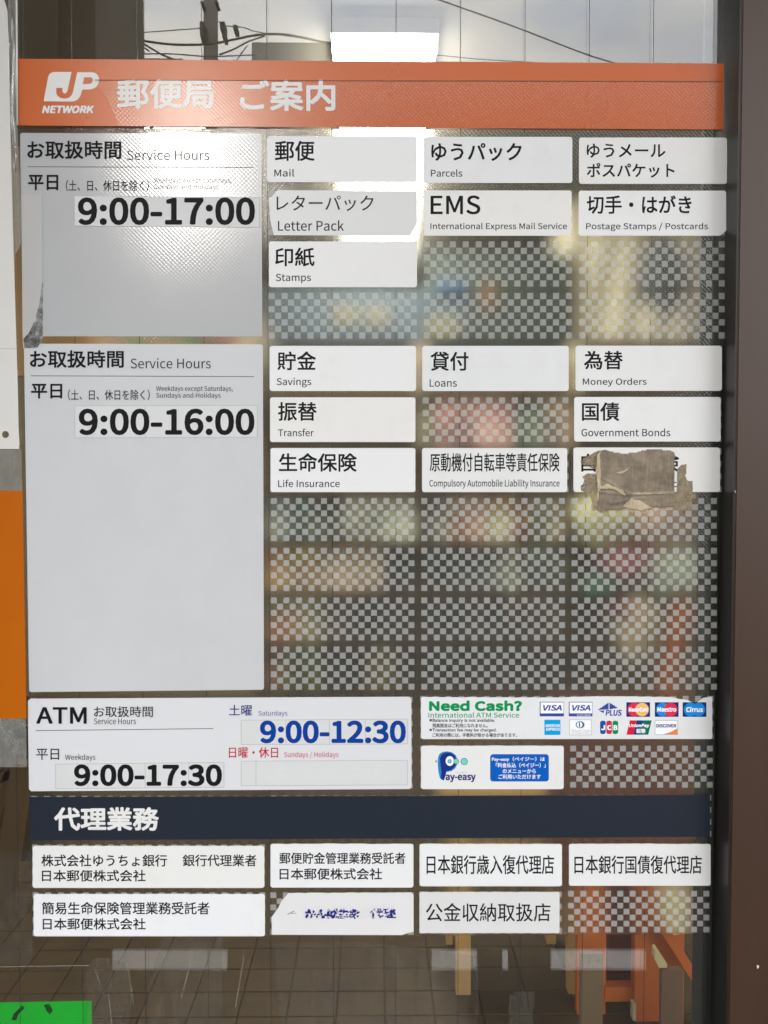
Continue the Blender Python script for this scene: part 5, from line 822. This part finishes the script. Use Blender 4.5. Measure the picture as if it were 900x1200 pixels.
# grey brown things at the far left inside
pr_ = thing('wooden_easel', 'weathered wooden easel bars leaning behind the lower left edge of the glass', 'easel', tuple(at(10, 1000, 1.3)))
M['oldwood'] = wood('weathered_wood', lin((112, 88, 58)), lin((72, 54, 34)), scale=14)
MB().bar(at(27, 893, 1.3), at(2, 1075, 1.3), .05, .04).build('bar', M['oldwood'], pr_); MB().bar(at(-5, 915, 1.35), at(40, 892, 1.35), .024, .03).build('bar', M['oldwood'], pr_)
MB().bar(at(-10, 985, 1.35), at(20, 880, 1.35), .028, .03).build('bar', M['oldwood'], pr_)
boxpx(-30, 922, 8, 975, 1.4, .03).build('tray', pbr('ochre_tray', lin((140, 110, 50)), .6, var=.2), pr_)
boxpx(-60, 850, 60, 1010, 1.6, .03).build('back_board', pbr('grey_green_board', lin((66, 62, 50)), .7, var=.25, nscale=12), pr_)

# ------------------------------------------------------------------ across the street (seen only as reflections in the glass)
def mir(px, py, dist):
    """point whose mirror image in the glass appears at (px, py); dist = metres in front of the glass"""
    p = at(px, py, dist); return Vector((p.x, -p.y, p.z))
M['pole'] = pbr('concrete_pole', (.20, .185, .16), .85, var=.15, nscale=8, bump=.3)
M['cable'] = pbr('black_cable', (.02, .02, .022), .6)
D1 = 13.0
po = thing('utility_pole', 'concrete utility pole with cable boxes reflected in the top of the glass', 'utility pole', tuple(mir(247, 72, D1)))
a, b = mir(247, 72, D1), mir(247, -60, D1)
MB().tube([(a.x, a.y, GZ), (a.x, a.y, a.z), (b.x, b.y, b.z+1)], [.17, .125, .115], 12).build('pole_shaft', M['pole'], po, True)
for (cx, cy, rx, ry) in ((238, 38, 2.2, 8), (262, 34, 2.6, 4), (264, 45, 1.8, 3), (277, 36, 2.2, 2.4), (238, 7, 1.5, 1), (255, 7, 1.6, 1)):
    p = mir(cx, cy, D1-.2); s = rx*D1/F*1.07; h_ = ry*D1/F*1.07
    MB().box((p.x-s, p.y-.12, p.z-h_), (p.x+s, p.y+.12, p.z+h_)).build('cable_box', M['cable'], po)
def cable(pts, r, lab, dist=D1-.4):
    P = [mir(x_, y_, dist+i*.01) for i, (x_, y_) in enumerate(pts)]; Q = []
    for i in range(len(P)-1):
        p0 = P[max(i-1, 0)]; p1 = P[i]; p2 = P[i+1]; p3 = P[min(i+2, len(P)-1)]
        for k_ in range(5):
            t_ = k_/5; Q.append(.5*((2*p1)+(p2-p0)*t_+(2*p0-5*p1+4*p2-p3)*t_*t_+(3*p1-p0-3*p2+p3)*t_**3))
    Q.append(P[-1]); o = MB().tube(Q, r*.85, 6).build('overhead_cable', M['cable'], None, True)
    o['label'] = lab; o['category'] = 'cable'; o['group'] = 'overhead cables reflected in the glass'
cable([(60, 46), (110, 43.5), (140, 42), (170, 48), (205, 52), (245, 51.5), (270, 47), (300, 41), (330, 40), (360, 45), (391, 52), (440, 62), (500, 66)], .022, 'thickest overhead cable sweeping in a wave from the pillar to the lamp')
cable([(60, 50), (112, 48.5), (150, 44.5), (165, 50), (178, 57), (190, 64), (205, 70)], .018, 'cable curving down from the pillar to the left of the pole')
cable([(150, 44), (165, 53), (175, 60)], .014, 'short drooping cable loop left of the pole')
cable([(60, 44), (165, 38), (240, 32.5)], .009, 'thin straight cable rising from the pillar to the pole')
cable([(256, 25), (265, 30), (285, 32), (300, 37), (330, 41), (391, 50)], .009, 'thin cable leaving the right of the pole near its top')
cable([(257, 64), (275, 57), (290, 49), (310, 42)], .016, 'cable curving up from the pole foot to the wave cable')
cable([(277, 71), (283, 62), (290, 53)], .012, 'short slanting cable right of the pole')
cable([(110, 70), (150, 64), (200, 63), (245, 66), (300, 64)], .012, 'low nearly level cable just above the orange header')
cable([(480, -14), (516, 0), (600, 30), (683, 62), (728, 76)], .012, 'single slanting cable crossing the sky at the upper right')
cable([(510, 64), (560, 69), (640, 74), (720, 80)], .008, 'thin nearly level cable at the right above the header')
M['facade'] = pbr('plaster_facade', (.09, .085, .075), .85, var=.12, nscale=2)
M['roof'] = pbr('dark_roof_tile', (.05, .052, .055), .7, var=.2, nscale=6)
M['pane'] = pbr('house_window_pane', (.05, .06, .07), .15)
M['ac'] = pbr('grey_metal_sheet', (.15, .16, .155), .5)
def building(label, pxl, pxr, pytop, dist, depth, roofh=0, cols=3, rows_=2):
    l, r_ = mir(pxl, pytop, dist), mir(pxr, pytop, dist); x0, x1 = sorted((l.x, r_.x)); zt = l.z
    t = thing('building', label, 'building', ((x0+x1)/2, -dist, GZ), 'buildings across the street')
    MB().box((x0, -dist-depth, GZ-.02), (x1, -dist, zt)).build('wall', M['facade'], t)
    MB().box((x0-.2, -dist-depth-.2, zt), (x1+.2, -dist+.2, zt+.25)).build('roof', M['roof'], t)
    for i in range(cols):
        for j in range(rows_):
            cx = x0+(i+.5)*(x1-x0)/cols; cz = GZ+1.6+j*2.8
            if cz+1 > zt: continue
            f_ = MB().box((cx-.75, -dist, cz-.6), (cx+.75, -dist+.06, cz+.6)).build('window', M['roof'], t)
            MB().box((cx-.68, -dist+.061, cz-.53), (cx+.68, -dist+.07, cz+.53)).build('pane', M['pane'], f_)
    return t
building('dark roofed building reflected in the header right of the pole', 330, 900, 116, 17, 7, cols=5, rows_=3)
building('low building reflected at the left with the gap of sky above it', 92, 332, 296, 17.5, 6, cols=3, rows_=1)
building('building reflected at the far left behind the pillar', -260, 100, 84, 16, 7, cols=3, rows_=3)
rb = thing('roof_cabinet', 'grey equipment housing reflected between the pole and the ceiling lamp', 'equipment housing', tuple(mir(345, 72, 15)))
p, q = mir(295, 72, 15), mir(400, 50, 15)
MB().box((p.x, -15.6, 7.2), (q.x, -15, q.z)).build('housing', M['ac'], rb); MB().box((p.x+.2, -15.5, GZ), (p.x+.35, -15.35, 7.2)).box((q.x-.35, -15.5, GZ), (q.x-.2, -15.35, 7.2)).build('support_post', M['pole'], rb)
rb = thing('rooftop_canopy', 'flat dark roof edge reflected low between the pillar and the pole', 'canopy', tuple(mir(185, 70, 14.5)))
p, q = mir(145, 68, 14.5), mir(214, 60.5, 14.5)
MB().box((p.x, -15.1, p.z-.25), (q.x, -14.5, p.z)).build('canopy_roof', M['roof'], rb); MB().box((p.x+.35, -15, GZ), (p.x+.42, -14.93, p.z-.25)).build('support_post', M['pole'], rb)
p0, p1 = mir(58, 60, 1.9), mir(111.5, 60, 1.9)
pl_ = thing('concrete_pillar', 'rough brownish pillar reflected at the upper left of the glass', 'pillar', (p0.x, p0.y, GZ))
M['pillar'] = pbr('rough_brown_render', (.22, .19, .15), .9, var=.15, nscale=10, bump=.8, bscale=40, dirt=((.14, .12, .09), 5, .4, .7))
MB().box((p0.x-.55, -2.5, GZ-.01), (p1.x, p1.y, 3.6)).build('pillar_shaft', M['pillar'], pl_)
MB().box((p0.x+.012, p1.y, GZ-.01), (p0.x+.03, p1.y+.02, 3.6)).build('drain_pipe', M['pillar'], pl_)
# white painted line on the pavement behind the photographer
M['roadpaint'] = pbr('white_road_paint', (.78, .78, .76), .6, var=.06)
def groundpt(px, py):
    d = fw+rt*((px-450)/F)+up*((600-py)/F); dm = Vector((d.x, -d.y, d.z)); c = Vector((CAM.x, -CAM.y, CAM.z))
    k_ = (GZ-.02-c.z)/dm.z; return c+dm*k_
for (xa, xb, lab) in ((131, 266, 'left'), (506, 559, 'middle'), (589, 595.5, 'small'), (646, 757, 'right')):
    q = [groundpt(xa, 1116), groundpt(xb, 1116), groundpt(xb, 1139), groundpt(xa, 1139)]
    V = [(p.x, p.y, GZ-.02+.004) for p in q]; o = struct('painted_line', V, [(0, 1, 2, 3)], M['roadpaint'])

flush_text()
